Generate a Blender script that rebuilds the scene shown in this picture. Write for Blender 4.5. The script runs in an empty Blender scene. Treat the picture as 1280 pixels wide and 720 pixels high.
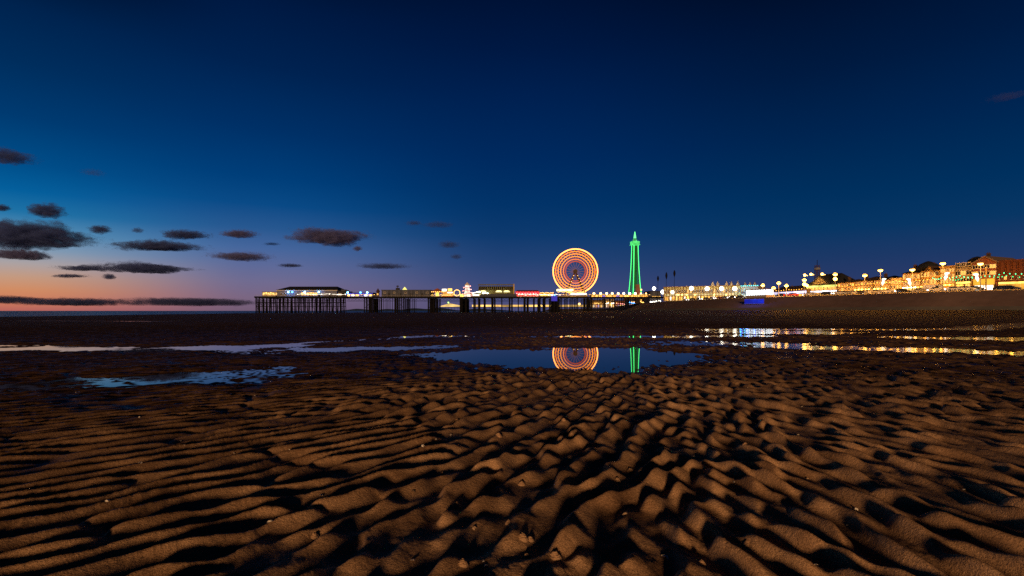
import bpy, math, random
import numpy as np
from mathutils import Vector, noise as mnoise

S = bpy.context.scene
COL = S.collection
R = math.radians

# ---------------------------------------------------------------- camera
CAM_H, HZ, F = 1.2, 388.5, 640.0          # eye height, horizon row and focal length of the 1280 px photo
cam_data = bpy.data.cameras.new('camera')
cam_data.sensor_width = 36.0
cam_data.lens = 18.0
cam_data.shift_y = (HZ - 360.0) / 1280.0
cam_data.clip_start = 0.05
cam_data.clip_end = 120000.0
cam = bpy.data.objects.new('camera', cam_data)
COL.objects.link(cam)
cam.location = (0, 0, CAM_H)
cam.rotation_euler = (R(90), 0, 0)
S.camera = cam

# ---------------------------------------------------------------- colour management, sampling
S.view_settings.view_transform = 'Standard'
S.view_settings.look = 'None'
S.view_settings.exposure = 0.0
S.view_settings.gamma = 1.0
try:
    S.cycles.use_denoising = False
    S.cycles.denoiser = 'OPENIMAGEDENOISE'
    S.cycles.max_bounces = 6
    S.cycles.diffuse_bounces = 2
    S.cycles.glossy_bounces = 4
    S.cycles.volume_bounces = 2
    S.cycles.sample_clamp_indirect = 1.5
    S.cycles.sample_clamp_direct = 8.0
    S.cycles.caustics_reflective = False
    S.cycles.caustics_refractive = False
except Exception:
    pass


def lin(c):
    return tuple(((v / 255.0) / 12.92 if v / 255.0 <= 0.04045 else ((v / 255.0 + 0.055) / 1.055) ** 2.4) for v in c)


# ---------------------------------------------------------------- dusk sky
world = bpy.data.worlds.new('World')
S.world = world
world.use_nodes = True
wt = world.node_tree
wt.nodes.clear()
WN = wt.nodes.new
WL = wt.links.new


def sky_ramp(u, stops):
    n = WN('ShaderNodeValToRGB')
    n.color_ramp.interpolation = 'B_SPLINE' if False else 'EASE'
    n.color_ramp.interpolation = 'LINEAR'
    pts = []
    for y, c in stops:
        if y is None:
            z = 1.0
        else:
            v = HZ - y
            z = v / math.sqrt(u * u + v * v + F * F)
        pts.append((z, lin(c)))
    el = n.color_ramp.elements
    while len(el) < len(pts):
        el.new(0.5)
    for e, (z, c) in zip(el, sorted(pts)):
        e.position = z
        e.color = (*c, 1)
    return n


geo = WN('ShaderNodeTexCoord')
sep = WN('ShaderNodeSeparateXYZ')
WL(geo.outputs['Generated'], sep.inputs[0])
azn = WN('ShaderNodeMath'); azn.operation = 'ARCTAN2'
WL(sep.outputs['X'], azn.inputs[0]); WL(sep.outputs['Y'], azn.inputs[1])

RAMPS = [
    (-640, [(388, (182, 100, 92)), (378, (204, 122, 94)), (362, (210, 140, 98)), (345, (196, 154, 128)), (328, (172, 162, 162)),
            (310, (130, 156, 180)), (288, (86, 144, 182)), (262, (30, 114, 166)), (235, (4, 95, 156)), (200, (0, 77, 136)),
            (140, (0, 58, 112)), (70, (0, 45, 92)), (0, (0, 35, 78)), (-70, (0, 14, 40)), (-260, (0, 5, 16)), (None, (0, 3, 9))]),
    (-320, [(388, (114, 92, 116)), (372, (122, 102, 130)), (352, (112, 107, 144)), (332, (94, 106, 152)), (310, (70, 102, 156)),
            (285, (40, 88, 144)), (255, (10, 74, 134)), (220, (0, 62, 121)), (160, (0, 48, 102)), (80, (0, 34, 80)),
            (0, (0, 25, 66)), (-70, (0, 14, 40)), (-260, (0, 5, 16)), (None, (0, 3, 9))]),
    (0, [(388, (80, 80, 122)), (370, (72, 78, 122)), (350, (54, 72, 120)), (325, (34, 66, 116)), (295, (14, 58, 110)),
         (255, (2, 51, 104)), (200, (0, 42, 95)), (120, (0, 32, 80)), (60, (0, 24, 66)), (0, (0, 18, 54)), (-70, (0, 10, 32)), (-260, (0, 4, 14)), (None, (0, 3, 9))]),
    (420, [(388, (52, 60, 106)), (350, (42, 58, 104)), (320, (28, 56, 102)), (285, (8, 54, 100)), (240, (0, 48, 94)),
           (160, (0, 36, 80)), (80, (0, 26, 64)), (0, (0, 18, 50)), (-70, (0, 10, 32)), (-260, (0, 4, 14)), (None, (0, 3, 9))]),
]
ramps = []
for u, st in RAMPS:
    n = sky_ramp(u, st)
    WL(sep.outputs['Z'], n.inputs[0])
    ramps.append((math.atan2(u, F), n))
night = WN('ShaderNodeRGB'); night.outputs[0].default_value = (*lin((2, 9, 24)), 1)
cur = ramps[0][1].outputs['Color']


def blend(a0, a1, first, second):
    m = WN('ShaderNodeMapRange'); m.clamp = True
    m.interpolation_type = 'SMOOTHSTEP'
    m.inputs['From Min'].default_value = a0
    m.inputs['From Max'].default_value = a1
    WL(azn.outputs[0], m.inputs['Value'])
    x = WN('ShaderNodeMix'); x.data_type = 'RGBA'
    WL(m.outputs['Result'], x.inputs['Factor'])
    WL(first, x.inputs[6]); WL(second, x.inputs[7])
    return x.outputs[2]


cur = blend(R(-75), R(-150), cur, night.outputs[0])
for (a0, n0), (a1, n1) in zip(ramps[:-1], ramps[1:]):
    cur = blend(a0, a1, cur, n1.outputs['Color'])
cur = blend(R(60), R(130), cur, night.outputs[0])
bg = WN('ShaderNodeBackground'); bg.inputs['Strength'].default_value = 1.0
WL(cur, bg.inputs['Color'])
wo = WN('ShaderNodeOutputWorld'); WL(bg.outputs[0], wo.inputs['Surface'])

# ---------------------------------------------------------------- the one low warm light (town glow from behind the beach)
sun_d = bpy.data.lights.new('low_sun', 'SUN')
sun_d.energy = 3.1
sun_d.angle = R(5.0)
sun_d.color = (1.0, 0.57, 0.27)
sun = bpy.data.objects.new('low_sun', sun_d)
COL.objects.link(sun)
SUN_AZ, SUN_EL = R(-7), R(4.6)           # azimuth of the source measured from straight behind the camera towards the right
src = Vector((math.sin(SUN_AZ) * math.cos(SUN_EL), -math.cos(SUN_AZ) * math.cos(SUN_EL), math.sin(SUN_EL)))
sun.rotation_euler = src.to_track_quat('Z', 'Y').to_euler()
sun.location = (20, -60, 40)
# ================================================================ helpers
rng = random.Random(7)


def put(o, parent=None):
    COL.objects.link(o)
    if parent is not None:
        o.parent = parent
    return o


def tag(o, label, cat, group=None, kind=None):
    if label: o['label'] = label
    if cat: o['category'] = cat
    if group: o['group'] = group
    if kind: o['kind'] = kind
    return o


def thing(name, label, cat, loc=(0, 0, 0), rz=0.0, group=None):
    o = bpy.data.objects.new(name, None)
    o.empty_display_size = 0.5
    o.location = loc
    o.rotation_euler = (0, 0, rz)
    put(o)
    return tag(o, label, cat, group)


def copy_tree(o, parent=None):
    c = o.copy()
    put(c, parent)
    for ch in o.children:
        copy_tree(ch, c)
    return c


class MB:
    """collects simple solids and links them as ONE mesh object"""
    def __init__(self):
        self.v, self.f = [], []

    def add(self, vs, fs):
        b = len(self.v)
        self.v += [tuple(p) for p in vs]
        self.f += [tuple(i + b for i in f) for f in fs]
        return self

    def box(self, x0, x1, y0, y1, z0, z1):
        return self.add([(x0, y0, z0), (x1, y0, z0), (x1, y1, z0), (x0, y1, z0), (x0, y0, z1), (x1, y0, z1), (x1, y1, z1), (x0, y1, z1)],
                        [(0, 3, 2, 1), (4, 5, 6, 7), (0, 1, 5, 4), (1, 2, 6, 5), (2, 3, 7, 6), (3, 0, 4, 7)])

    def bar(self, a, b, w, n=4, w2=None):
        a, b = Vector(a), Vector(b)
        d = b - a
        if d.length < 1e-6:
            return self
        d.normalize()
        up = Vector((0, 0, 1)) if abs(d.z) < 0.95 else Vector((1, 0, 0))
        s = d.cross(up).normalized(); t = s.cross(d)
        w2 = w if w2 is None else w2
        vs = []
        for p, r in ((a, w), (b, w2)):
            for k in range(n):
                g = 2 * math.pi * (k + 0.5) / n
                vs.append(p + s * (math.cos(g) * r) + t * (math.sin(g) * r))
        fs = [(k, (k + 1) % n, n + (k + 1) % n, n + k) for k in range(n)]
        fs += [tuple(range(n - 1, -1, -1)), tuple(range(n, 2 * n))]
        return self.add(vs, fs)

    def path(self, pts, w, n=4):
        for a, b in zip(pts[:-1], pts[1:]):
            self.bar(a, b, w, n)
        return self

    def lathe(self, prof, c=(0, 0, 0), n=16):
        vs, fs = [], []
        for r, z in prof:
            for k in range(n):
                g = 2 * math.pi * k / n
                vs.append((c[0] + r * math.cos(g), c[1] + r * math.sin(g), c[2] + z))
        m = len(prof)
        for j in range(m - 1):
            for k in range(n):
                fs.append((j * n + k, j * n + (k + 1) % n, (j + 1) * n + (k + 1) % n, (j + 1) * n + k))
        fs.append(tuple(range(n - 1, -1, -1)))
        fs.append(tuple((m - 1) * n + k for k in range(n)))
        return self.add(vs, fs)

    def ball(self, c, r, n=8, sz=1.0):
        prof = [(max(0.02, math.sin(math.pi * j / 6)) * r, -math.cos(math.pi * j / 6) * r * sz) for j in range(7)]
        return self.lathe(prof, c, n)

    def gem(self, c, r):
        x, y, z = c
        return self.add([(x + r, y, z), (x - r, y, z), (x, y + r, z), (x, y - r, z), (x, y, z + r), (x, y, z - r)],
                        [(0, 2, 4), (2, 1, 4), (1, 3, 4), (3, 0, 4), (2, 0, 5), (1, 2, 5), (3, 1, 5), (0, 3, 5)])

    def prism(self, poly, y0, y1):
        """polygon in x,z (counter-clockwise seen from -y) extruded along y"""
        n = len(poly)
        vs = [(x, y0, z) for x, z in poly] + [(x, y1, z) for x, z in poly]
        fs = [tuple(range(n)), tuple(range(2 * n - 1, n - 1, -1))]
        fs += [(k, n + k, n + (k + 1) % n, (k + 1) % n) for k in range(n)]
        return self.add(vs, fs)

    def mesh(self, name, m):
        me = bpy.data.meshes.new(name)
        me.from_pydata(self.v, [], self.f)
        me.materials.append(m)
        me.update()
        return me

    def build(self, name, m, parent=None, smooth=False):
        me = self.mesh(name, m)
        if smooth:
            me.polygons.foreach_set('use_smooth', [True] * len(me.polygons))
        return put(bpy.data.objects.new(name, me), parent)


# ---------------------------------------------------------------- materials
def pm(name, col, rough=0.8, var=0.25, scale=0.6, metal=0.0, bump=0.0, bands=None, spec=0.25):
    m = bpy.data.materials.new(name)
    m.use_nodes = True
    nt = m.node_tree
    b = nt.nodes['Principled BSDF']
    b.inputs['Roughness'].default_value = rough
    b.inputs['Metallic'].default_value = metal
    b.inputs['Specular IOR Level'].default_value = spec
    tc = nt.nodes.new('ShaderNodeTexCoord')
    nz = nt.nodes.new('ShaderNodeTexNoise')
    nz.inputs['Scale'].default_value = scale
    nz.inputs['Detail'].default_value = 6
    nt.links.new(tc.outputs['Object'], nz.inputs['Vector'])
    mx = nt.nodes.new('ShaderNodeMix'); mx.data_type = 'RGBA'
    mx.inputs[6].default_value = (*[c * (1 - var) for c in col], 1)
    mx.inputs[7].default_value = (*[min(1, c * (1 + var)) for c in col], 1)
    nt.links.new(nz.outputs[0], mx.inputs[0])
    out = mx.outputs[2]
    if bands:                                   # courses / corrugation as a real surface pattern
        wv = nt.nodes.new('ShaderNodeTexWave')
        wv.bands_direction = bands[0]
        wv.inputs['Scale'].default_value = bands[1]
        nt.links.new(tc.outputs['Object'], wv.inputs['Vector'])
        mm = nt.nodes.new('ShaderNodeMix'); mm.data_type = 'RGBA'; mm.blend_type = 'MULTIPLY'
        mm.inputs[0].default_value = bands[2]
        nt.links.new(out, mm.inputs[6]); nt.links.new(wv.outputs['Color'], mm.inputs[7])
        out = mm.outputs[2]
    nt.links.new(out, b.inputs['Base Color'])
    if bump:
        bp = nt.nodes.new('ShaderNodeBump'); bp.inputs['Strength'].default_value = bump
        nt.links.new(nz.outputs[0], bp.inputs['Height']); nt.links.new(bp.outputs[0], b.inputs['Normal'])
    return m


def em(name, col, strength, sample=False, var=0.0, scale=0.5):
    m = bpy.data.materials.new(name)
    m.use_nodes = True
    nt = m.node_tree
    b = nt.nodes['Principled BSDF']
    b.inputs['Base Color'].default_value = (0.02, 0.02, 0.02, 1)
    b.inputs['Roughness'].default_value = 0.4
    b.inputs['Specular IOR Level'].default_value = 0.1
    b.inputs['Emission Color'].default_value = (*col, 1)
    b.inputs['Emission Strength'].default_value = strength
    if var:
        tc = nt.nodes.new('ShaderNodeTexCoord')
        nz = nt.nodes.new('ShaderNodeTexNoise'); nz.inputs['Scale'].default_value = scale; nz.inputs['Detail'].default_value = 2
        mr = nt.nodes.new('ShaderNodeMapRange')
        mr.inputs['From Min'].default_value = 0.3; mr.inputs['From Max'].default_value = 0.7
        mr.inputs['To Min'].default_value = strength * (1 - var); mr.inputs['To Max'].default_value = strength * (1 + var)
        nt.links.new(tc.outputs['Object'], nz.inputs['Vector'])
        nt.links.new(nz.outputs[0], mr.inputs[0])
        nt.links.new(mr.outputs[0], b.inputs['Emission Strength'])
    try:
        m.cycles.emission_sampling = 'AUTO' if sample else 'NONE'
    except Exception:
        pass
    return m


def lamp(parent, loc, col, watts, radius=0.3, kind='POINT', rot=None, spot=None):
    d = bpy.data.lights.new('lamp_light', kind)
    d.energy = watts; d.color = col
    d.shadow_soft_size = radius
    if spot:
        d.spot_size = spot; d.spot_blend = 0.6
    o = bpy.data.objects.new('lamp_light', d)
    put(o, parent)
    o.location = loc
    if rot: o.rotation_euler = rot
    return o


def W(x, y, Y):
    """photo pixel at depth Y -> world point"""
    return Vector(((x - 640.0) / F * Y, Y, CAM_H + (HZ - y) / F * Y))


# ---------------------------------------------------------------- the line of the promenade
_prom = [(182, -120), (175, 0), (150, 70), (125, 125), (115, 142), (108, 164), (97, 194), (90, 220), (85, 278), (86, 310), (88, 350),
         (95, 400), (120, 600), (160, 800), (185, 1000), (170, 1300), (120, 1700)]


def _smooth(p, n=8):
    p = [Vector(q) for q in p]
    out = []
    for i in range(len(p) - 1):
        a, b, c, d = p[max(0, i - 1)], p[i], p[i + 1], p[min(len(p) - 1, i + 2)]
        for k in range(n):
            t = k / n
            out.append(0.5 * ((2 * b) + (c - a) * t + (2 * a - 5 * b + 4 * c - d) * t * t + (3 * b - a - 3 * c + d) * t ** 3))
    out.append(p[-1])
    return out


PROM = _smooth(_prom)


def offset(d):
    out = []
    for i, p in enumerate(PROM):
        t = (PROM[min(i + 1, len(PROM) - 1)] - PROM[max(i - 1, 0)]).normalized()
        out.append(p + Vector((t.y, -t.x)) * d)      # inland
    return out


_off = {}


def at_line(d, x):
    """point on the line d metres inland of the promenade edge that is seen in photo column x"""
    if d not in _off: _off[d] = offset(d)
    k = (x - 640.0) / F
    pts = _off[d]
    for a, b in zip(pts[:-1], pts[1:]):
        fa, fb = a.x - k * a.y, b.x - k * b.y
        if a.y > 5 and fa * fb <= 0:
            t = fa / (fa - fb)
            return a.lerp(b, t)
    return pts[-1]


def edge_x(y):
    """x of the promenade edge at depth y (numpy)"""
    ys = np.array([p.y for p in PROM]); xs = np.array([p.x for p in PROM])
    return np.interp(y, ys, xs)
# ================================================================ sand, water
nr = np.random.default_rng(11)


def waves(X, Y, ang, lam, s_ang, s_k, n):
    a = R(ang) + nr.normal(0, 1, n) * R(s_ang)
    k = 2 * math.pi / lam * (1 + s_k * nr.normal(0, 1, n))
    ph = nr.uniform(0, 2 * math.pi, n)
    re = np.zeros_like(X); im = np.zeros_like(X)
    for i in range(n):
        t = (k[i] * math.cos(a[i])) * X + (k[i] * math.sin(a[i])) * Y + ph[i]
        re += np.cos(t); im += np.sin(t)
    s = 1 / math.sqrt(n)
    return re * s, im * s


def smooth_noise(X, Y, lam, n=14):
    re, _ = waves(X, Y, 0, lam, 180, 0.45, n)
    return re


def sst(x, a, b):
    t = np.clip((x - a) / (b - a), 0, 1)
    return t * t * (3 - 2 * t)


# pools of standing water: polyline (world x, y), half width, depth
POOLS = [
    ([(0.4, 13.8), (1.3, 12.8), (2.2, 13.8)], 2.8, 0.15),
    ([(-4.2, 24.4), (2.0, 23.6), (7.0, 23.6), (12.0, 24.6)], 1.3, 0.066),
    ([(-22.0, 16.0), (-16.0, 16.3), (-13.3, 15.9), (-10.6, 16.3), (-8.2, 17.4)], 1.8, 0.071),
    ([(-8.7, 18.2), (-6.6, 20.6), (-3.6, 24.2)], 1.0, 0.064),
    ([(-7.6, 15.0), (-4.3, 16.3), (-2.4, 17.4)], 1.3, 0.056),
    ([(-7.6, 7.65), (-6.6, 8.15), (-5.9, 8.8), (-5.0, 9.7)], 1.75, 0.081),
    ([(-2.1, 10.0), (-1.7, 10.1)], 0.35, 0.06),
    ([(13.0, 32.4), (17.0, 32.6), (28.0, 32.4), (40.0, 41.0), (52.0, 50.0)], 1.7, 0.095),
    ([(18.6, 23.0), (20.0, 22.2), (24.0, 21.2), (30.0, 21.0)], 1.8, 0.10),
    ([(9.5, 16.8), (11.0, 16.4), (12.8, 15.8), (13.8, 14.6), (17.0, 13.4)], 1.2, 0.092),
    ([(13.4, 28.2), (16.6, 28.0)], 2.6, 0.085),
    ([(6.4, 18.6), (9.4, 19.4)], 2.0, 0.05),
    ([(-60.0, 62.0), (-40.0, 58.0)], 2.0, 0.07),
]
FAR_POOLS = [([(14.0, 92.0), (30.0, 96.0), (46.0, 92.0)], 5.0, 0.12)]


def seg_dist(X, Y, pts):
    d = np.full_like(X, 1e9)
    for (ax, ay), (bx, by) in zip(pts[:-1], pts[1:]):
        vx, vy = bx - ax, by - ay
        t = np.clip(((X - ax) * vx + (Y - ay) * vy) / (vx * vx + vy * vy), 0, 1)
        d = np.minimum(d, np.hypot(X - ax - t * vx, Y - ay - t * vy))
    return d


SHORE_Y = np.array([-200, 60, 140, 240, 350, 372, 400, 430, 900])
SHORE_X = np.array([-120, -128, -140, -160, -184, -176, -120, 40, 90])


def ground(X, Y):
    """height of the sand, and how far wetness and painted light falloff darken it"""
    D = np.hypot(X, Y)
    big = smooth_noise(X, Y, 9.0) * 0.006 + smooth_noise(X, Y, 3.0) * 0.0045
    base = 0.050 - 0.026 * sst(D, 9, 17) * (0.4 + 0.6 * sst(X, -1, 5)) + big * (1 + 0.9 * sst(D, 12, 24))
    dip = np.zeros_like(X)
    wob = smooth_noise(X, Y, 2.2) * 0.24 + smooth_noise(X, Y, 0.8) * 0.17
    for pts, r, dep in POOLS + FAR_POOLS:
        d = seg_dist(X, Y, pts) / r + wob * (1.0 if r < 2 else 0.6)
        dip = np.maximum(dip, dep * (1 - sst(d, 0.25, 1.55)))
    # the beach rises towards the sea wall, falls away to the sea
    gap = edge_x(Y) - X
    rise = 1.25 * (1 - sst(gap, 10, 62)) + 0.14 * sst(Y, 55, 82) * sst(X, -30, 2)
    sea = X - np.interp(Y, SHORE_Y, SHORE_X)
    fall = -2.6 * (1 - sst(sea, -34, 4)) - 0.42 * (1 - sst(sea, -5, 90)) * sst(Y, 50, 120)
    macro = base - dip + rise * sst(Y, 20, 60) + fall
    # ripples
    s = X / (1.0 + 0.24 * Y)
    s = s + 0.22 * smooth_noise(X, Y, 2.6)
    wl = 1 - sst(s, -1.1, 0.0); wr = sst(s, 0.25, 1.15); wc = np.clip(1 - wl - wr, 0, 1)
    wx = X + 0.045 * smooth_noise(X, Y, 0.75); wy = Y + 0.045 * smooth_noise(X, Y, 0.75)
    zl = waves(wx, wy, 39 - 90, 0.225, 6.5, 0.10, 26)
    zc = waves(X, Y, 56 - 90, 0.245, 24, 0.20, 34)
    zr = waves(X, Y, 105 - 90, 0.235, 17, 0.20, 34)
    re = wl * zl[0] + wc * zc[0] + wr * zr[0]
    im = wl * zl[1] + wc * zc[1] + wr * zr[1]
    mag = np.hypot(re, im)
    ph = np.arctan2(im, re)
    ph2 = ph + 0.55 * np.cos(ph)
    crest = (0.5 + 0.5 * np.cos(ph2 - 0.5))
    sharp = (1 - np.abs(np.sin((ph2 - 0.5) / 2)) ** 1.35) ** 1.35
    ws = 0.15 + 0.60 * wl + 0.15 * wr
    crest = (1 - ws) * crest ** 2.1 + ws * sharp
    lump = np.clip(wc * 0.9 + wr, 0, 1)
    along = 0.88 + (0.10 + 0.32 * lump) * smooth_noise(X, Y, 0.85) + (0.06 + 0.20 * lump) * smooth_noise(X, Y, 0.42)
    amp = (0.080 - 0.012 * wl) * np.tanh((1.35 + 1.3 * wl) * mag) * np.clip(along, 0.12, 1.6)
    amp = amp * (1 - 0.22 * sst(D, 8, 16)) * (1 - 0.80 * sst(D, 24, 70)) * (1 - 0.60 * sst(dip, 0.09, 0.12))
    rough = np.clip(0.6 + 0.6 * smooth_noise(X, Y, 1.4), 0.1, 2)
    small = rough * (smooth_noise(X, Y, 0.13, 20) * 0.0016 + smooth_noise(X, Y, 0.06, 18) * 0.0009 + smooth_noise(X, Y, 0.032, 18) * 0.0005)
    z = macro + (crest - 0.28) * amp + small * (1 - sst(D, 9, 18))
    wet_dim = np.clip(0.80 * sst(D, 4.5, 13) + 0.20 * sst(D, 16, 40) + sst(dip, 0.012, 0.05) + 0.46 * sst(-X, 0.2, 3.2) + 0.16 * smooth_noise(X, Y, 1.6) + 0.10 * smooth_noise(X, Y, 0.6), 0, 1)  # real damp sand plus dimmer light afar and left, put into the colour
    gloss = wet_dim * (1 - 0.9 * sst(D, 24, 48))
    return z, wet_dim, gloss


def sand_material():
    m = bpy.data.materials.new('rippled_sand')
    m.use_nodes = True
    nt = m.node_tree; L = nt.links.new
    b = nt.nodes['Principled BSDF']
    tc = nt.nodes.new('ShaderNodeTexCoord')
    ag = nt.nodes.new('ShaderNodeAttribute'); ag.attribute_name = 'gloss'
    at = nt.nodes.new('ShaderNodeAttribute'); at.attribute_name = 'wet_dim'
    n1 = nt.nodes.new('ShaderNodeTexNoise'); n1.inputs['Scale'].default_value = 2.6; n1.inputs['Detail'].default_value = 8; n1.inputs['Roughness'].default_value = 0.65
    n2 = nt.nodes.new('ShaderNodeTexNoise'); n2.inputs['Scale'].default_value = 170; n2.inputs['Detail'].default_value = 3
    n3 = nt.nodes.new('ShaderNodeTexNoise'); n3.inputs['Scale'].default_value = 46; n3.inputs['Detail'].default_value = 5; n3.inputs['Roughness'].default_value = 0.7
    for n in (n1, n2, n3): L(tc.outputs['Object'], n.inputs['Vector'])
    r1 = nt.nodes.new('ShaderNodeValToRGB')
    e = r1.color_ramp.elements
    e[0].position = 0.34; e[0].color = (0.22, 0.125, 0.068, 1)
    e[1].position = 0.66; e[1].color = (0.50, 0.31, 0.175, 1)
    L(n1.outputs[0], r1.inputs[0])
    g = nt.nodes.new('ShaderNodeMix'); g.data_type = 'RGBA'; g.blend_type = 'MULTIPLY'
    g.inputs[0].default_value = 1.0
    gr = nt.nodes.new('ShaderNodeMapRange'); gr.inputs['From Min'].default_value = 0.3; gr.inputs['From Max'].default_value = 0.7
    gr.inputs['To Min'].default_value = 0.45; gr.inputs['To Max'].default_value = 1.4
    L(n2.outputs[0], gr.inputs[0])
    L(r1.outputs[0], g.inputs[6]); L(gr.outputs[0], g.inputs[7])
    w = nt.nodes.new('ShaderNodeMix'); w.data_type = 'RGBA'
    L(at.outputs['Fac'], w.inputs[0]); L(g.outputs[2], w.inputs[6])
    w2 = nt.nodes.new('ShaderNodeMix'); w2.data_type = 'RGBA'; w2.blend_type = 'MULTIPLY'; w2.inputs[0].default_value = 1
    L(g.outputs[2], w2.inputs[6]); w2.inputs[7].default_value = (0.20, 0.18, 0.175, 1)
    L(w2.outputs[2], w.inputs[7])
    L(w.outputs[2], b.inputs['Base Color'])
    ro = nt.nodes.new('ShaderNodeMapRange')
    ro.inputs['To Min'].default_value = 0.85; ro.inputs['To Max'].default_value = 0.42
    L(ag.outputs['Fac'], ro.inputs[0]); L(ro.outputs[0], b.inputs['Roughness'])
    b.inputs['IOR'].default_value = 1.33
    sp = nt.nodes.new('ShaderNodeMapRange'); sp.inputs['To Min'].default_value = 0.08; sp.inputs['To Max'].default_value = 0.5
    L(ag.outputs['Fac'], sp.inputs[0]); L(sp.outputs[0], b.inputs['Specular IOR Level'])
    bp = nt.nodes.new('ShaderNodeBump'); bp.inputs['Strength'].default_value = 0.6; bp.inputs['Distance'].default_value = 0.004
    bp2 = nt.nodes.new('ShaderNodeBump'); bp2.inputs['Strength'].default_value = 0.7; bp2.inputs['Distance'].default_value = 0.010
    L(n2.outputs[0], bp.inputs['Height']); L(n3.outputs[0], bp2.inputs['Height'])
    L(bp2.outputs[0], bp.inputs['Normal']); L(bp.outputs[0], b.inputs['Normal'])
    return m


def build_sand():
    rows = [0.9]
    while rows[-1] < 950:
        d = rows[-1]
        rows.append(d + (min(0.052, max(0.010, 0.0046 * d)) if d < 27 else 0.052 * (d / 27.0) ** 1.75))
    rows = np.array(rows)
    th = np.concatenate([np.linspace(R(-112), R(-56), 60, endpoint=False), np.linspace(R(-56), R(56), 1350), np.linspace(R(56), R(112), 61)[1:]])
    T, D = np.meshgrid(th, rows)
    X = D * np.sin(T); Y = D * np.cos(T)
    Z, wet_dim, gloss = ground(X.ravel(), Y.ravel())
    nrw, nc = X.shape
    co = np.stack([X.ravel(), Y.ravel(), Z], 1).astype(np.float32)
    idx = np.arange(nrw * nc).reshape(nrw, nc)
    q = np.stack([idx[:-1, :-1], idx[:-1, 1:], idx[1:, 1:], idx[1:, :-1]], -1).reshape(-1, 4)[:, ::-1]
    me = bpy.data.meshes.new('sand')
    me.vertices.add(len(co)); me.vertices.foreach_set('co', co.ravel())
    me.loops.add(q.size); me.loops.foreach_set('vertex_index', q.ravel().astype(np.int32))
    me.polygons.add(len(q))
    me.polygons.foreach_set('loop_start', np.arange(0, q.size, 4, dtype=np.int32))
    me.polygons.foreach_set('loop_total', np.full(len(q), 4, dtype=np.int32))
    me.polygons.foreach_set('use_smooth', np.ones(len(q), dtype=bool))
    a = me.attributes.new('wet_dim', 'FLOAT', 'POINT'); a.data.foreach_set('value', wet_dim.astype(np.float32))
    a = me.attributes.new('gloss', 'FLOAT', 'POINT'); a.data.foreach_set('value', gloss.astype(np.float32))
    me.update(calc_edges=True)
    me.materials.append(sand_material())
    o = bpy.data.objects.new('sand', me)
    put(o); o['kind'] = 'structure'
    return rows, th


sand_rows, sand_th = build_sand()


def water_material(name, rough, bump_scale, bump_strength, col, bump_dist=0.05):
    m = bpy.data.materials.new(name)
    m.use_nodes = True
    nt = m.node_tree; L = nt.links.new
    b = nt.nodes['Principled BSDF']
    b.inputs['Base Color'].default_value = (*col, 1)
    b.inputs['Roughness'].default_value = rough
    b.inputs['IOR'].default_value = 1.333
    if bump_strength:
        tc = nt.nodes.new('ShaderNodeTexCoord')
        nz = nt.nodes.new('ShaderNodeTexNoise'); nz.inputs['Scale'].default_value = bump_scale; nz.inputs['Detail'].default_value = 3
        L(tc.outputs['Object'], nz.inputs['Vector'])
        bp = nt.nodes.new('ShaderNodeBump'); bp.inputs['Strength'].default_value = bump_strength; bp.inputs['Distance'].default_value = bump_dist
        L(nz.outputs[0], bp.inputs['Height']); L(bp.outputs[0], b.inputs['Normal'])
    return m


pool_mat = water_material('pool_water', 0.012, 1.2, 0.004, (0.012, 0.010, 0.009))
breeze_mat = water_material('breezy_pool_water', 0.05, 3.0, 0.10, (0.012, 0.010, 0.009))
pb_ = MB(); pb_.add([(7.5, 6.5, 0), (62, 6.5, 0), (62, 66, 0), (7.5, 66, 0)], [(0, 1, 2, 3)])
pb_ = pb_.build('breezy_pool_water', breeze_mat); pb_['kind'] = 'structure'
pw = MB(); pw.add([(-62, 6.5, 0), (7.5, 6.5, 0), (7.5, 66, 0), (-62, 66, 0)], [(0, 1, 2, 3)])
pw = pw.build('pool_water', pool_mat); pw['kind'] = 'structure'
pf = MB(); pf.add([(6, 84, 0.085), (54, 84, 0.085), (54, 106, 0.085), (6, 106, 0.085)], [(0, 1, 2, 3)])
pf = pf.build('far_pool_water', pool_mat); pf['kind'] = 'structure'
sea_mat = water_material('sea_water', 0.30, 0.12, 1.0, (0.004, 0.022, 0.045), 2.5)
sw = MB()
sw.add([(-60000, -400, -0.62), (300, -400, -0.62), (300, 60000, -0.62), (-60000, 60000, -0.62)], [(0, 1, 2, 3)])
sw = sw.build('sea', sea_mat); sw['kind'] = 'structure'
# ================================================================ materials of the built things
CONC = pm('sea_wall_concrete', (0.095, 0.062, 0.055), 0.9, 0.35, 0.35, bump=0.3)
CONC_LOW = pm('stained_concrete', (0.08, 0.075, 0.068), 0.9, 0.4, 0.3, bump=0.3)
PAVE = pm('paving', (0.30, 0.26, 0.22), 0.85, 0.2, 0.5)
ASPH = pm('asphalt', (0.05, 0.05, 0.05), 0.85, 0.25, 0.8)
IRON = pm('dark_iron', (0.006, 0.006, 0.008), 0.85, 0.4, 1.2, spec=0.05)
TIMBER = pm('weathered_timber', (0.014, 0.011, 0.010), 0.9, 0.4, 1.5, spec=0.05)
RUST = pm('rusty_iron', (0.045, 0.022, 0.014), 0.9, 0.4, 1.5)
GREYP = pm('grey_painted_wood', (0.045, 0.055, 0.085), 0.8, 0.2, 0.4, bands=('X', 1.2, 0.35))
PALEP = pm('pale_painted_wood', (0.12, 0.135, 0.19), 0.8, 0.2, 0.4, bands=('X', 0.9, 0.3))
SLATE = pm('dark_slate', (0.014, 0.016, 0.020), 0.75, 0.3, 0.8, bands=('Z', 2.0, 0.4))
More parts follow.
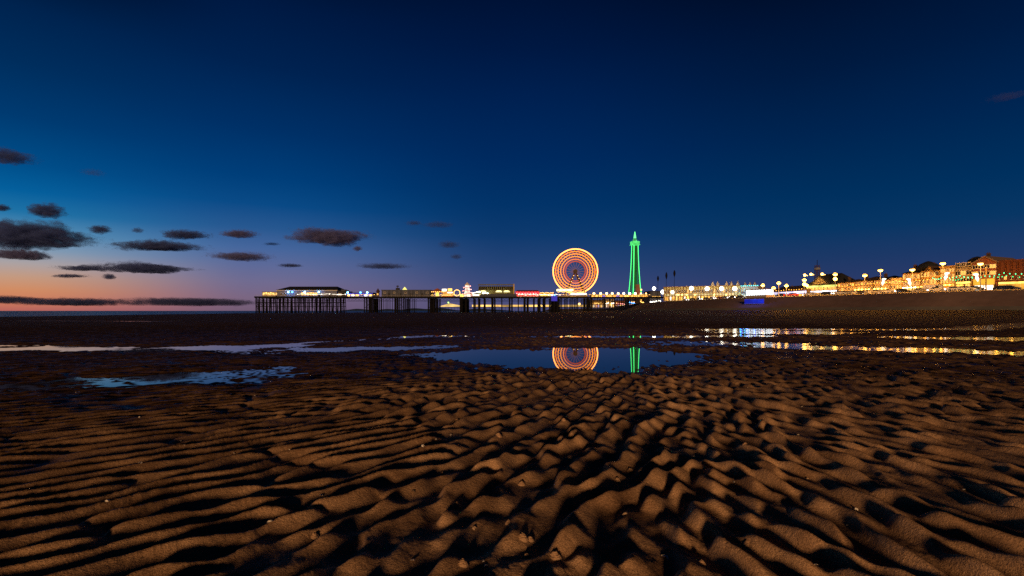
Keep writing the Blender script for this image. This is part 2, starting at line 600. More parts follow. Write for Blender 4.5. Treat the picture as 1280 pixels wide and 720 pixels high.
TILE = pm('brown_roof_tile', (0.06, 0.035, 0.025), 0.85, 0.3, 0.8, bands=('Z', 2.0, 0.4))
BRICK = pm('red_brick', (0.16, 0.055, 0.032), 0.9, 0.3, 0.7, bands=('Z', 6.0, 0.25))
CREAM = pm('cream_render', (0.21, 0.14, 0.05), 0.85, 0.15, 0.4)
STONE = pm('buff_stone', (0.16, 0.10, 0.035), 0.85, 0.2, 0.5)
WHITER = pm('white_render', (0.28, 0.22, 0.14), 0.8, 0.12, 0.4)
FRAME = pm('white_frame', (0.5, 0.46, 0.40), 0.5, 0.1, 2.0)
DARKG = pm('dark_glass', (0.010, 0.012, 0.018), 0.5, 0.3, 1.0, spec=0.05)
STEEL = pm('painted_steel', (0.22, 0.21, 0.20), 0.5, 0.15, 1.0)
OLIVE = pm('olive_cladding', (0.10, 0.095, 0.045), 0.8, 0.3, 0.5, bands=('X', 0.8, 0.5))
TYRE = pm('black_rubber', (0.012, 0.012, 0.012), 0.9, 0.2, 4.0)

WARM = (1.0, 0.52, 0.12)
AMBER = (1.0, 0.40, 0.05)
E_SHOP = em('lit_shop_window', (1.0, 0.42, 0.05), 2.6, True, 0.8, 0.35)
E_WIN = em('lit_room_window', (1.0, 0.50, 0.10), 1.5, False, 0.6, 0.4)
E_SODIUM = em('sodium_lamp', (1.0, 0.47, 0.07), 14.0, True)
E_WHITE = em('white_lamp', (1.0, 0.92, 0.75), 8.0, True)
E_WSIGN = em('white_light_panel', (1.0, 0.88, 0.70), 2.2, True, 0.4, 0.8)
E_YSIGN = em('yellow_light_panel', (1.0, 0.58, 0.10), 2.2, True, 0.5, 0.8)
E_BULB = em('warm_bulb', (1.0, 0.52, 0.12), 5.0, True)
E_BULBW = em('white_bulb', (1.0, 0.88, 0.70), 10.0, True)
E_RED = em('red_light', (1.0, 0.04, 0.05), 4.5)
E_PINK = em('pink_light', (1.0, 0.35, 0.30), 5.0)
E_BLUE = em('blue_light', (0.06, 0.30, 1.0), 9.0)
E_BLUEP = em('blue_light_panel', (0.0, 0.015, 0.75), 0.5, False, 0.4, 0.4)
E_CYAN = em('cyan_light', (0.25, 0.75, 1.0), 9.0)
E_GREENB = em('green_bulb', (0.05, 1.0, 0.35), 4.0)
E_HEAD = em('headlamp', (1.0, 0.92, 0.85), 12.0, True)
E_TAIL = em('tail_lamp', (1.0, 0.02, 0.01), 6.0)

# ================================================================ sea wall, promenade, road
def strip(lines, m, name):
    """skin between consecutive offset lines [(offset, z), ...] along the promenade"""
    mb = MB()
    ls = [[(p.x, p.y, z) for p in offset(d)] for d, z in lines]
    n = len(PROM)
    vs = [v for l in ls for v in l]
    fs = []
    for j in range(len(ls) - 1):
        for i in range(n - 1):
            a = j * n + i
            fs.append((a, a + 1, a + n + 1, a + n))
    mb.add(vs, fs)
    return mb.build(name, m)


steps = [(-15.0, -0.8)]
for k in range(11):
    d0 = -14.0 + k * 1.22
    z0 = 0.9 + k * 0.46
    steps += [(d0, z0 - 0.46 if k else 0.2), (d0 + 0.02, z0)]
steps += [(-0.62, 5.55), (-0.60, 6.28), (0.0, 6.28)]
wall = strip(steps[:9], CONC_LOW, 'sea_wall')
up = strip(steps[8:], CONC, 'parapet'); up.parent = wall
tag(wall, 'long stepped concrete sea wall sloping from the promenade down to the beach', 'sea wall')
strip([(0.0, 6.2), (12.0, 6.95)], PAVE, 'promenade')['kind'] = 'structure'
strip([(12.0, 6.95), (12.02, 6.83), (26.0, 6.83), (26.02, 6.97)], ASPH, 'road')['kind'] = 'structure'
strip([(26.02, 6.97), (31.0, 7.0), (420.0, 7.0)], PAVE, 'town_pavement')['kind'] = 'structure'
mk = MB()
for d in (18.9,):
    L0, L1 = offset(d), offset(d + 0.14)
    for i in range(8, len(PROM) - 40):
        for t0 in (0.0, 0.5):
            a, b = L0[i].lerp(L0[i + 1], t0), L0[i].lerp(L0[i + 1], t0 + 0.3)
            c, e = L1[i].lerp(L1[i + 1], t0 + 0.3), L1[i].lerp(L1[i + 1], t0)
            mk.add([(a.x, a.y, 6.835), (b.x, b.y, 6.835), (c.x, c.y, 6.835), (e.x, e.y, 6.835)], [(0, 1, 2, 3)])
mk.build('road_markings', FRAME)['kind'] = 'structure'

# far coast hills beyond the sea
hm = MB(); n = 60
ridge = []
for i in range(n + 1):
    x = 420 + (640 - 420) * i / n
    h = 3.6 * max(0, mnoise.noise((i * 0.13, 3.1, 0)) + 0.55) * min(1, i / 6, (n - i) / 10)
    ridge.append((x, h))
vs = []
for x, h in ridge:
    p = W(x, HZ, 26000); vs.append((p.x, p.y, -20)); vs.append((p.x, p.y + 500, CAM_H + h / F * 26000 + 10)); vs.append((p.x, p.y + 3500, -20))
fs = []
for i in range(n):
    a = 3 * i
    fs += [(a, a + 3, a + 4, a + 1), (a + 1, a + 4, a + 5, a + 2)]
hm.add(vs, fs)
HILL = pm('haze_blue_hill', (0.02, 0.06, 0.14), 1.0, 0.2, 0.0006)  # blue of the distance haze is put into the base colour
hm.build('hills', HILL, smooth=True)['kind'] = 'structure'

# ================================================================ the pier
PY, DECK = 350.0, 10.75
pier = thing('pier', 'long iron pier on tall dark piles carrying the fairground and its big wheel', 'pier', (0, PY, 0))


def PX(x, y=0.0):
    return (x - 640.0) / F * (PY + y)


def PZ(y):
    return CAM_H + (HZ - y) / F * PY


b = MB(); b.box(PX(319, -8), PX(434), -8, 26, DECK - 0.5, DECK); b.box(PX(434), PX(836), 0, 20, DECK - 0.5, DECK)
b.build('deck', TIMBER, pier)
b = MB(); b.box(PX(318, -8), PX(434), -8.3, -8.0, DECK - 0.9, DECK + 0.12); b.box(PX(434.3), PX(836), -0.3, 0, DECK - 0.9, DECK + 0.12)
b.box(PX(318, -8), PX(319, -8), -8.0, 26.3, DECK - 0.9, DECK + 0.12)
b.build('edge_beam', IRON, pier)
# lattice girder under the edge of the deck
b = MB()
for y0, x0, x1 in ((-7.6, 319, 433), (0.4, 434, 832)):
    X0, X1 = PX(x0, y0), PX(x1, y0)
    b.bar((X0, y0, DECK - 2.9), (X1, y0, DECK - 2.9), 0.16)
    nb = int((X1 - X0) / 2.3)
    for i in range(nb):
        xa, xb = X0 + (X1 - X0) * i / nb, X0 + (X1 - X0) * (i + 1) / nb
        b.bar((xa, y0, DECK - 0.9), (xb, y0, DECK - 2.9), 0.08); b.bar((xa, y0, DECK - 2.9), (xb, y0, DECK - 0.9), 0.08)
b.build('girder', IRON, pier)
# piles
front = []
x = 320.0
while x < 432.5:
    front.append((x, -7.0, 0.30)); x += 4.4
front += [(x, 0.8, r) for x, r in ((455.5, .35), (458, .3), (461.5, .45), (463.5, .45), (465.5, .4), (471, .25), (476.5, .3), (487.5, .2), (490.5, .2),
          (494.5, .45), (497, .4), (499.5, .3), (502, .3), (505, .42), (511, .2), (513.5, .2), (535.5, .5), (538, .5), (542, .55), (545.5, .4),
          (575.5, .6), (577.5, .55), (582.5, .8), (592, .3), (598, .3), (605, .35), (615, .6), (618, .3), (627, .25), (637, .6), (640, .55),
          (648, .3), (656, .7), (660, .6), (668, .3), (674.5, .8), (681, .6), (689, .3), (693, .7), (697, .8), (702, .3), (709, .3), (716, .3),
          (722, .35), (731, .3), (735, .5), (739.5, .55), (747, .25), (755, .3), (762, .25), (768, .35), (777, .3), (785, .35), (794, .3))]
front = front[:98]
for k, (x, y, r) in enumerate(front):
    q = MB(); X = PX(x, y); q.bar((X, y, -2.0), (X, y, DECK - 0.9), r, 8)
    q.bar((X, y, DECK - 1.5), (X, y, DECK - 0.9), r * 1.35, 8)
    q.build('pile', IRON, pier, True)
b = MB()
for j, y in enumerate((-1, 5, 11, 17, 23)):
    x = 320.0 + j * 1.3
    while x < 433:
        b.bar((PX(x, y), y, -2.0), (PX(x, y) + rng.uniform(-.6, .6), y, DECK - 0.9), 0.24, 6); x += 5.2 + rng.uniform(-.8, .8)
for x, y0, r in front:
    if x > 434:
        for y in (7, 13.5, 19):
            b.bar((PX(x), y, -2.0), (PX(x), y, DECK - 0.9), r * 0.75, 6)
o = b.build('pile', IRON, pier); o['kind'] = 'stuff'
# braces between the piles
b = MB()
for z in (DECK - 3.9, DECK - 6.6):
    for y in (-7, 5, 17):
        b.bar((PX(320, y), y, z), (PX(432, y), y, z + 0.02), 0.17)
xs = [f[0] for f in front if f[0] < 433]
for i in range(0, len(xs) - 1):
    if i % 2 == 0:
        b.bar((PX(xs[i], -7), -7, DECK - 6.6), (PX(xs[i + 1], -7), -7, DECK - 3.9), 0.1)
        b.bar((PX(xs[i + 1], -7), -7, DECK - 9.6), (PX(xs[i], -7), -7, DECK - 6.6), 0.1)
    else:
        b.bar((PX(xs[i], -7), -7, DECK - 3.9), (PX(xs[i + 1], -7), -7, DECK - 6.6), 0.1)
b.build('brace', IRON, pier)
for x0, x1 in ((455.5, 465.5), (494.5, 505), (535.5, 545.5), (575.5, 582.5), (637, 640), (656, 660), (674.5, 681), (693, 697), (735, 739.5)):
    b = MB()
    b.bar((PX(x0), 0.8, DECK - 3.3), (PX(x1), 0.8, DECK - 7.5), 0.12); b.bar((PX(x1), 0.8, DECK - 3.3), (PX(x0), 0.8, DECK - 7.5), 0.12)
    b.bar((PX(x0), 0.8, DECK - 7.5), (PX(x1), 0.8, DECK - 7.5), 0.12)
    b.build('brace', IRON, pier)
# railing along the edge
b = MB()
for y0, x0, x1 in ((-8.15, 319, 434), (-0.15, 434.3, 600), (-0.15, 646, 832)):
    X0, X1 = PX(x0, y0), PX(x1, y0)
    for z in (0.55, 1.1):
        b.bar((X0, y0, DECK + z), (X1, y0, DECK + z), 0.05)
    i = X0
    while i < X1:
        b.bar((i, y0, DECK + 0.1), (i, y0, DECK + 1.15), 0.05); i += 1.5
b.build('railing', STEEL, pier)
b = MB(); b.box(PX(600), PX(646), -0.28, -0.2, DECK + 0.12, DECK + 2.0)
b.build('screen', GREYP, pier)

# little lamps strung along the deck edge
for x0, x1, y0, mt, stp in ((329, 346, -8.3, E_BULB, 2.2), (372, 432, -8.3, E_BULBW, 5.0), (436, 468, -.3, E_BULB, 2.6), (540, 600, -.3, E_BULB, 2.0), (648, 700, -.3, E_BULBW, 2.4), (700, 812, -.3, E_BULB, 2.2)):
    b = MB(); X0, X1 = PX(x0, y0), PX(x1, y0); n = int((X1 - X0) / stp)
    pts = [(X0 + (X1 - X0) * k / n, y0, DECK + 1.5 + .25 * math.sin(k * 2.1)) for k in range(n + 1)]
    b.path(pts, .03)
    for q in pts: b.gem(q, .2)
    b.build('deck_lights', mt, pier)
# ================================================================ buildings: one maker for the pier and the town
def gable_poly(w, h0, h1, over=0.4):
    return [(-w / 2 - over, h0), (w / 2 + over, h0), (0, h1)]


class Bld:
    """local x along the front, local -y towards the viewer, z = 0 at the base"""
    def __init__(self, name, label, cat, A, B, z0, depth, wall, group=None):
        A, B = Vector(A[:2]), Vector(B[:2])
        d = B - A
        self.w, self.d = d.length, depth
        c = (A + B) / 2
        self.o = thing(name, label, cat, (c.x, c.y, z0), math.atan2(d.y, d.x), group)
        self.wall_m = wall
        self.cache = {}

    def walls(self, h, m=None, x0=None, x1=None, name='wall', y0=0.0):
        b = MB(); b.box(-self.w / 2 if x0 is None else x0, self.w / 2 if x1 is None else x1, y0, self.d, 0, h)
        self.h = h
        return b.build(name, m or self.wall_m, self.o)

    def flat(self, h, m, over=0.3, t=0.5):
        b = MB(); b.box(-self.w / 2 - over, self.w / 2 + over, -over, self.d + over, h, h + t)
        return b.build('roof', m, self.o)

    def hip(self, h, rise, m, over=0.5, inset=None, x0=None, x1=None):
        x0 = (-self.w / 2 if x0 is None else x0) - over; x1 = (self.w / 2 if x1 is None else x1) + over
        y0, y1 = -over, self.d + over
        i = min((x1 - x0) / 2 - 0.2, (y1 - y0) / 2) if inset is None else inset
        ym = (y0 + y1) / 2
        b = MB(); b.add([(x0, y0, h), (x1, y0, h), (x1, y1, h), (x0, y1, h), (x0 + i, ym, h + rise), (x1 - i, ym, h + rise)],
                        [(0, 1, 5, 4), (1, 2, 5), (2, 3, 4, 5), (3, 0, 4), (3, 2, 1, 0)])
        return b.build('roof', m, self.o)

    def gable_front(self, xc, w, h, rise, m, roof, name='gable', deep=None):
        """a gable end facing the viewer with its own pitched roof"""
        deep = deep or self.d
        b = MB(); b.prism([(xc - w / 2, h), (xc + w / 2, h), (xc, h + rise)], -0.05, deep)
        g = b.build(name, m, self.o)
        r = MB(); t = 0.35
        r.prism([(xc - w / 2 - .5, h - .3), (xc, h + rise + .02), (xc, h + rise + t), (xc - w / 2 - .5, h - .3 + t)], -0.5, deep + .3)
        r.prism([(xc + w / 2 + .5, h - .3), (xc + w / 2 + .5, h - .3 + t), (xc, h + rise + t), (xc, h + rise + .02)], -0.5, deep + .3)
        r.build('roof', roof, self.o)
        return g

    def window(self, x, z, w, h, m=None, frame=True):
        key = (round(w, 2), round(h, 2), (m or E_WIN).name)
        if key not in self.cache:
            p = MB(); p.box(-w / 2, w / 2, -0.06, 0.05, 0, h)
            f = MB(); t = 0.12
            f.box(-w / 2 - t, w / 2 + t, -0.14, 0.03, -t, 0); f.box(-w / 2 - t, w / 2 + t, -0.14, 0.03, h, h + t)
            f.box(-w / 2 - t, -w / 2, -0.14, 0.03, 0, h); f.box(w / 2, w / 2 + t, -0.14, 0.03, 0, h)
            f.box(-0.04, 0.04, -0.12, -0.055, 0, h)
            self.cache[key] = (p.mesh('window', m or E_WIN), f.mesh('frame', FRAME))
        a, c = self.cache[key]
        o = put(bpy.data.objects.new('window', a), self.o); o.location = (x, 0, z)
        if frame:
            put(bpy.data.objects.new('frame', c), o)
        return o

    def windows(self, nx, zs, w, h, lit=0.5, x0=None, x1=None, frame=True):
        x0 = -self.w / 2 if x0 is None else x0; x1 = self.w / 2 if x1 is None else x1
        for z in zs:
            for i in range(nx):
                self.window(x0 + (x1 - x0) * (i + 0.5) / nx, z, w, h, E_WIN if rng.random() < lit else DARKG, frame)

    def shop(self, x0, x1, z0, z1, m=None):
        b = MB(); b.box(x0, x1, -0.10, 0.04, z0, z1)
        s = b.build('shop_window', m or E_SHOP, self.o)
        f = MB(); n = max(2, int((x1 - x0) / 1.6))
        for i in range(n + 1):
            xx = x0 + (x1 - x0) * i / n
            f.box(xx - 0.07, xx + 0.07, -0.18, -0.09, z0, z1)
        f.box(x0, x1, -0.19, -0.09, z0 - 0.25, z0); f.box(x0, x1, -0.19, -0.09, z1, z1 + 0.12)
        f.build('frame', FRAME, s)
        return s

    def board(self, x0, x1, z0, z1, m, name='sign_board', y=-0.25):
        b = MB(); b.box(x0, x1, y, -0.06, z0, z1)
        return b.build(name, m, self.o)

    def door(self, x, w=1.1, h=2.2, m=None):
        b = MB(); b.box(x - w / 2, x + w / 2, -0.09, 0.03, 0.02, h)
        o = b.build('door', m or TIMBER, self.o)
        k = MB(); k.ball((x + w * .35, -0.12, 1.05), 0.06); k.build('handle', STEEL, o)
        return o

    def chimney(self, x, y, z0, z1, m=None):
        b = MB(); b.box(x - .42, x + .42, y - .4, y + .4, z0, z1); b.box(x - .5, x + .5, y - .48, y + .48, z1, z1 + .18)
        for k in (-.2, .2): b.lathe([(.12, z1 + .18), (.09, z1 + .6)], (x + k, y, 0), 8)
        return b.build('chimney', m or TILE, self.o)

    def awning(self, x0, x1, z, out, m):
        b = MB(); b.add([(x0, -0.1, z + .7), (x1, -0.1, z + .7), (x1, -out, z), (x0, -out, z), (x0, -0.1, z + .6), (x1, -0.1, z + .6), (x1, -out, z - .1), (x0, -out, z - .1)],
                        [(0, 3, 2, 1), (4, 5, 6, 7), (2, 3, 7, 6), (0, 4, 7, 3), (1, 2, 6, 5), (0, 1, 5, 4)])
        return b.build('awning', m, self.o)

    def bulbs(self, pts, m, r=0.16, name='light_string'):
        b = MB()
        for p in pts: b.gem(p, r)
        b.path(pts, .035)
        return b.build(name, m, self.o)


def pb(name, label, cat, x1, x2, depth, wall, y=3.0, group=None):
    B = Bld(name, label, cat, (PX(x1, y), PY + y), (PX(x2, y), PY + y), DECK, depth, wall, group)
    B.y = y
    return B


def lx(B, x):                       # photo column -> local x on a pier building
    return PX(x, B.y) - B.o.location.x


# --- pavilion on the pier head
B = pb('pavilion', 'white walled pavilion with a wide dark hipped roof on the pier end', 'pavilion', 346, 421, 24, PALEP, -4.0)
B.walls(4.4); B.hip(4.4, 3.0, SLATE, 0.8, 4.4)
b = MB(); b.box(-B.w / 2 - .5, B.w / 2 + .5, -.5, -.1, 4.1, 4.4); b.build('fascia', FRAME, B.o)
for x in (378, 381.5, 385, 388.5, 392, 395.5):
    B.window(lx(B, x), 0.9, 1.3, 1.9, E_WIN)
for x in (352, 356, 370, 374, 402, 406): B.window(lx(B, x), 1.0, 1.2, 1.6, DARKG)
B.door(lx(B, 399), 1.6, 2.4); B.door(lx(B, 413), 1.6, 2.4, GREYP)
for x, m in ((361, E_CYAN), (366, E_BLUE), (381.5, E_CYAN), (399, E_CYAN)):
    b = MB(); b.box(lx(B, x) - .1, lx(B, x) + .1, -.55, -.02, 3.1, 3.2); b.ball((lx(B, x), -.75, 3.1), 0.6); b.build('wall_light', m, B.o)
    lamp(B.o, (lx(B, x), -1.4, 3.1), (0.1, 0.4, 1.0), 800, 0.3)
B.bulbs([(lx(B, 377 + k * 2.6), -0.35, 2.4 + .3 * math.sin(k * 1.7)) for k in range(8)], E_BULB, .2)

B = pb('terrace_bar', 'glass sided bar glowing yellow at the seaward end of the pier', 'bar', 328, 344.5, 8, STEEL, -5.0)
B.walls(0.9); B.flat(3.1, SLATE, 0.3, 0.25)
for k in range(6):
    b = MB(); b.box(-B.w / 2 + k * B.w / 5 - .08, -B.w / 2 + k * B.w / 5 + .08, -.06, .1, .9, 3.1); b.build('post', STEEL, B.o)
b = MB(); b.box(-B.w / 2 + .1, B.w / 2 - .1, .02, B.d - .1, .92, 3.05); b.build('lit_interior', em('bar_glow', (1, .55, .18), .7, True, .8, .5), B.o)
B.bulbs([(-B.w / 2 + 1.2 + k * 1.55, -.35, 2.2 + .35 * (k % 2)) for k in range(5)], E_BULB, .34)
lamp(B.o, (0, -2, 2.4), WARM, 300)

B = pb('kitchen_block', 'low dark flat roofed block behind the pavilion with a pale hatch', 'building', 421.5, 432, 14, GREYP, -2.0)
B.walls(3.4, SLATE); B.flat(3.4, SLATE, .3, .6)
B.shop(lx(B, 422.5), lx(B, 427), .8, 2.2, em('hatch_glow', (1, .8, .6), .6, False, .5, .6))
b = MB(); b.box(-1.5, 1.4, 4, 8, 4.0, 5.1); b.box(2, 3.2, 3, 6, 4, 4.7); b.build('roof_unit', GREYP, B.o)

B = pb('arcade_hall', 'low blue lit amusement arcade on the pier with star shaped lamps', 'arcade', 432.5, 466, 12, pm('blue_cladding', (.03, .07, .26), .6, .2, .5), 2.0)
B.walls(2.6); B.flat(2.6, SLATE, .5, .35)
for k in range(6): B.shop(-B.w / 2 + .6 + k * 3.0, -B.w / 2 + 2.9 + k * 3.0, .5, 1.6, [E_SHOP, E_WSIGN, E_YSIGN][k % 3] if k != 3 else DARKG)
b = MB(); b.box(-B.w / 2, B.w / 2, -.2, -.06, 1.85, 2.5); b.build('sign_board', E_BLUEP, B.o)
for x, m in ((435, E_CYAN), (451, E_BLUE), (459.5, E_CYAN)):
    b = MB(); b.ball((lx(B, x), -.7, 3.0), .62); b.bar((lx(B, x), -.1, 2.6), (lx(B, x), -.7, 3.0), .06); b.build('wall_light', m, B.o)
    lamp(B.o, (lx(B, x), -1.6, 2.6), (.04, .2, 1), 1000, .3)

# small brown kiosk column
t = thing('ticket_kiosk', 'narrow dark brown ticket kiosk with a pointed top on the pier', 'kiosk', (PX(471), PY + 3, DECK))
b = MB(); b.lathe([(1.2, 0), (1.2, .3), (1.0, .35), (1.0, 3.6)], (0, 0, 0), 8); b.build('booth', RUST, t)
b = MB(); b.lathe([(1.5, 3.6), (1.45, 3.9), (.5, 5.2), (.1, 6.0)], (0, 0, 0), 8); b.build('roof', RUST, t)
b = MB(); b.box(-.55, .55, -1.12, -.95, 1.3, 2.5); b.build('hatch', E_WIN, t)

B = pb('theatre', 'plain grey flat roofed theatre building in the middle of the pier', 'theatre', 477, 538, 16, GREYP, 2.5)
B.walls(4.5); B.flat(4.5, GREYP, .25, .45)
for k in range(12):
    b = MB(); b.box(-B.w / 2 + 1 + k * B.w / 12.2, -B.w / 2 + 1.3 + k * B.w / 12.2, -.15, 0.01, 0, 4.5); b.build('pilaster', PALEP, B.o)
for x in (486, 500, 514, 528): B.door(lx(B, x), 1.8, 2.4, SLATE)
for x in (481, 493, 507, 521, 534): B.window(lx(B, x), 2.4, 1.4, 1.0, DARKG)
b = MB(); b.lathe([(1.7, 4.95), (1.7, 5.2), (.15, 7.1)], (lx(B, 504), 5, 0), 4); b.build('skylight', em('skylight_glow', (.95, .85, .22), 1.3), B.o)
b = MB(); b.box(lx(B, 493), lx(B, 497), 4, 7, 4.95, 6.4); b.bar((lx(B, 495), 5, 6.4), (lx(B, 495), 5, 8.2), .25); b.box(lx(B, 493.6), lx(B, 496.4), 4.8, 5.2, 7.2, 8.0); b.build('roof_unit', SLATE, B.o)

# --- rides
t = thing('carousel', 'roundabout ride with a conical canopy ringed by yellow bulbs', 'fairground ride', (PX(544.5), PY + 8, DECK))
b = MB(); b.lathe([(4.6, 0), (4.6, .5), (4.4, .55)], n=24); b.build('platform', RUST, t)
b = MB(); b.lathe([(4.9, 3.3), (4.9, 3.9), (2.0, 5.2), (.2, 6.2)], n=24); b.build('canopy', pm('orange_canvas', (.4, .12, .04), .8, .2, .5), t)
b = MB(); b.lathe([(1.1, .5), (1.1, 3.4)], n=12); b.build('centre_drum', E_YSIGN, t)
for k in range(10):
    g = k * math.pi / 5
    b = MB(); b.bar((3.9 * math.cos(g), 3.9 * math.sin(g), .5), (3.9 * math.cos(g), 3.9 * math.sin(g), 3.4), .07); b.build('pole', STEEL, t)
b = MB()
for k in range(22):
    g = k * 2 * math.pi / 22; b.gem((5.0 * math.cos(g), 5.0 * math.sin(g), 3.6), .30)
for k in range(12):
    g = k * 2 * math.pi / 12; b.gem((4.6 * math.cos(g), 4.6 * math.sin(g), .9), .25)
b.build('light_string', E_BULB, t)

B = pb('waltzer', 'wide open fronted ride with white light boards above an orange lit floor', 'fairground ride', 552, 566, 10, RUST, 4.0)
B.walls(.9, pm('orange_board', (.45, .16, .03), .7, .3, .5)); B.flat(4.2, SLATE, .2, .3)
for k in range(5):
    b = MB(); b.box(-B.w / 2 + k * B.w / 4 - .12, -B.w / 2 + k * B.w / 4 + .12, 0, .25, .9, 4.2); b.build('post', STEEL, B.o)
b = MB(); b.box(-B.w / 2 + .3, B.w / 2 - .3, 3, B.d - .2, 1.0, 4.1); b.build('backdrop_board', em('ride_glow', (1, .38, .06), .7, True, .7, .5), B.o)
B.board(-3.6, -.4, 4.0, 5.6, E_WSIGN); B.board(.4, 3.4, 4.2, 5.9, E_YSIGN); B.board(.2, 3.8, 2.6, 3.5, E_WSIGN, y=-.3)
B.bulbs([(-B.w / 2 + .4 + k * .7, -.3, 1.1) for k in range(11)], E_BULB, .2)

t = thing('small_wheel_ride', 'little upright ring ride edged with yellow bulbs beside the white tower ride', 'fairground ride', (PX(570), PY + 6, DECK))
b = MB()
for k in range(18):
    g = k * 2 * math.pi / 18; h = (k + 1) * 2 * math.pi / 18
    b.bar((2.1 * math.cos(g), 0, 2.9 + 2.1 * math.sin(g)), (2.1 * math.cos(h), 0, 2.9 + 2.1 * math.sin(h)), .12)
b.build('ring', STEEL, t)
b = MB()
for k in range(18):
    g = k * 2 * math.pi / 18; b.gem((2.1 * math.cos(g), -.25, 2.9 + 2.1 * math.sin(g)), .3)
b.build('light_string', E_BULB, t)
for s in (-1, 1):
    b = MB(); b.bar((s * 1.6, 0, 0), (0, .1, 2.9), .14); b.build('leg', STEEL, t)
b = MB(); b.box(2.2, 4.6, -.5, 1.6, 0, 2.1); b.build('control_booth', E_YSIGN, t)

t = thing('helter_skelter', 'tall white and pink lit slide tower standing above the pier rides', 'slide tower', (PX(583), PY + 7, DECK))
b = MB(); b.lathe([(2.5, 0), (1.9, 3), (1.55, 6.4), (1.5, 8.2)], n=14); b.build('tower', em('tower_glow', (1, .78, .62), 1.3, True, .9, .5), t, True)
b = MB(); b.lathe([(1.9, 8.2), (1.9, 8.6), (.9, 9.5), (.1, 10.3)], n=14); b.build('roof', pm('white_boards', (.6, .55, .5), .6, .2, .6), t)
b = MB(); pts = []
for k in range(52):
    g = k * .38; r = 2.0 + 1.5 * (1 - k / 52); pts.append((r * math.cos(g), r * math.sin(g), 7.2 * k / 52 + .4))
b.path(pts, .28); b.build('slide', RUST, t)
b = MB()
for p in pts: b.gem((p[0] * 1.12, p[1] * 1.12, p[2] + .35), .24)
b.build('light_string', E_PINK, t)

B = pb('sweet_stall', 'small stall with a sloping front and white and green lights', 'stall', 590, 600, 5, PALEP, 3.0)
B.walls(2.2); B.hip(2.2, 1.1, SLATE, .3)
B.shop(-B.w / 2 + .4, B.w / 2 - .4, .8, 1.9, E_WSIGN)
B.bulbs([(-2.4 + k * .8, -.35, 2.5 + .22 * k) for k in range(7)], E_BULBW, .3)
B.bulbs([(1.5 + k * .5, -.4, 3.2) for k in range(4)], em('green_white_bulb', (.5, 1, .7), 9), .32)

B = pb('arched_hall', 'olive clad hall with a tall screen front and glowing arched windows', 'hall', 598, 642.5, 14, OLIVE, 3.5)
B.walls(5.0); B.hip(5.0, 2.6, OLIVE, .2, .4)
b = MB()
for k in range(17): b.box(-B.w / 2 + .2 + k * B.w / 17.2, -B.w / 2 + .55 + k * B.w / 17.2, -.5, -.2, 4.6, 8.6)
b.box(-B.w / 2, B.w / 2, -.55, -.15, 8.2, 8.8); b.box(-B.w / 2, B.w / 2, -.55, -.15, 4.5, 4.8)
b.build('screen', OLIVE, B.o)
for x in (604, 623.5, 633.5):
    c = lx(B, x); n = 10
    b = MB(); b.prism([(c + 2.2 * math.cos(math.pi * k / n), 3.3 + 1.5 * math.sin(math.pi * k / n)) for k in range(n + 1)], -.12, .04)
    b.build('window', em('arch_glow', (1, .85, .35), 1.6, True, .5, .6), B.o)
b = MB(); b.box(B.w / 2 - .5, B.w / 2 + .3, -.7, -.1, 0, 9.0); b.build('corner_post', pm('ochre_paint', (.35, .25, .07), .7, .2, .5), B.o)
B.shop(-B.w / 2 + 1, -B.w / 2 + 8, .5, 2.2, E_WIN)
for x in (613, 629): lamp(B.o, (lx(B, x), -3, 4.2), (.9, .85, .3), 420)
b = MB()
for k, x in enumerate((604, 606.5, 609.5)): b.ball((lx(B, x), -.9, 2.6 + .3 * (k % 2)), .45)
b.build('wall_light', em('mint_lamp', (.75, 1, .85), 12), B.o)

B = pb('red_arcade', 'amusement arcade with a red glowing front beside the big wheel', 'arcade', 645, 674, 10, pm('red_boards', (.25, .03, .03), .7, .25, .5), 3.0)
B.walls(3.3); B.hip(3.3, 1.6, pm('red_roof', (.14, .02, .02), .7, .25, .5), .4, 1.0)
for k in range(7): B.shop(-B.w / 2 + .4 + k * 2.2, -B.w / 2 + 2.2 + k * 2.2, .4, 1.7, em('red_shop_glow', (1, .05, .05), 1.3, False, .5, .5) if k == 0 else bpy.data.materials['red_shop_glow'])
B.board(-B.w / 2, B.w / 2, 2.0, 3.0, em('red_sign_glow', (1, .03, .06), 2.2, True, .5, .6))
B.bulbs([(-B.w / 2 + k * 1.05, -.4, 3.45) for k in range(16)], E_RED, .24); B.bulbs([(-B.w / 2 + .5 + k * 1.9, -.4, 2.4) for k in range(8)], E_PINK, .28)

B = pb('food_stall', 'yellow lit food stall with a bulb trimmed awning and a blue banner', 'stall', 674.5, 692, 6, CREAM, 3.0)
B.walls(2.6); B.flat(2.6, SLATE, .3, .3)
B.shop(-B.w / 2 + .3, B.w / 2 - .3, .9, 2.2, E_YSIGN); B.awning(-B.w / 2, B.w / 2, 2.2, 1.4, pm('striped_canvas', (.4, .2, .06), .8, .2, .6, bands=('X', 1.5, .6)))
B.bulbs([(-B.w / 2 + k * .85, -1.4, 2.5 + .5 * abs(math.sin(k * .8))) for k in range(12)], E_BULB, .26)
b = MB(); b.box(lx(B, 688.5), lx(B, 696), -3.5, -3.38, -2.9, 0.5); b.build('banner', E_BLUEP, B.o)
b = MB(); b.ball((lx(B, 690), -1.8, 1.3), .4); b.ball((lx(B, 693), -1.8, 1.1), .4); b.build('wall_light', E_BLUE, B.o)

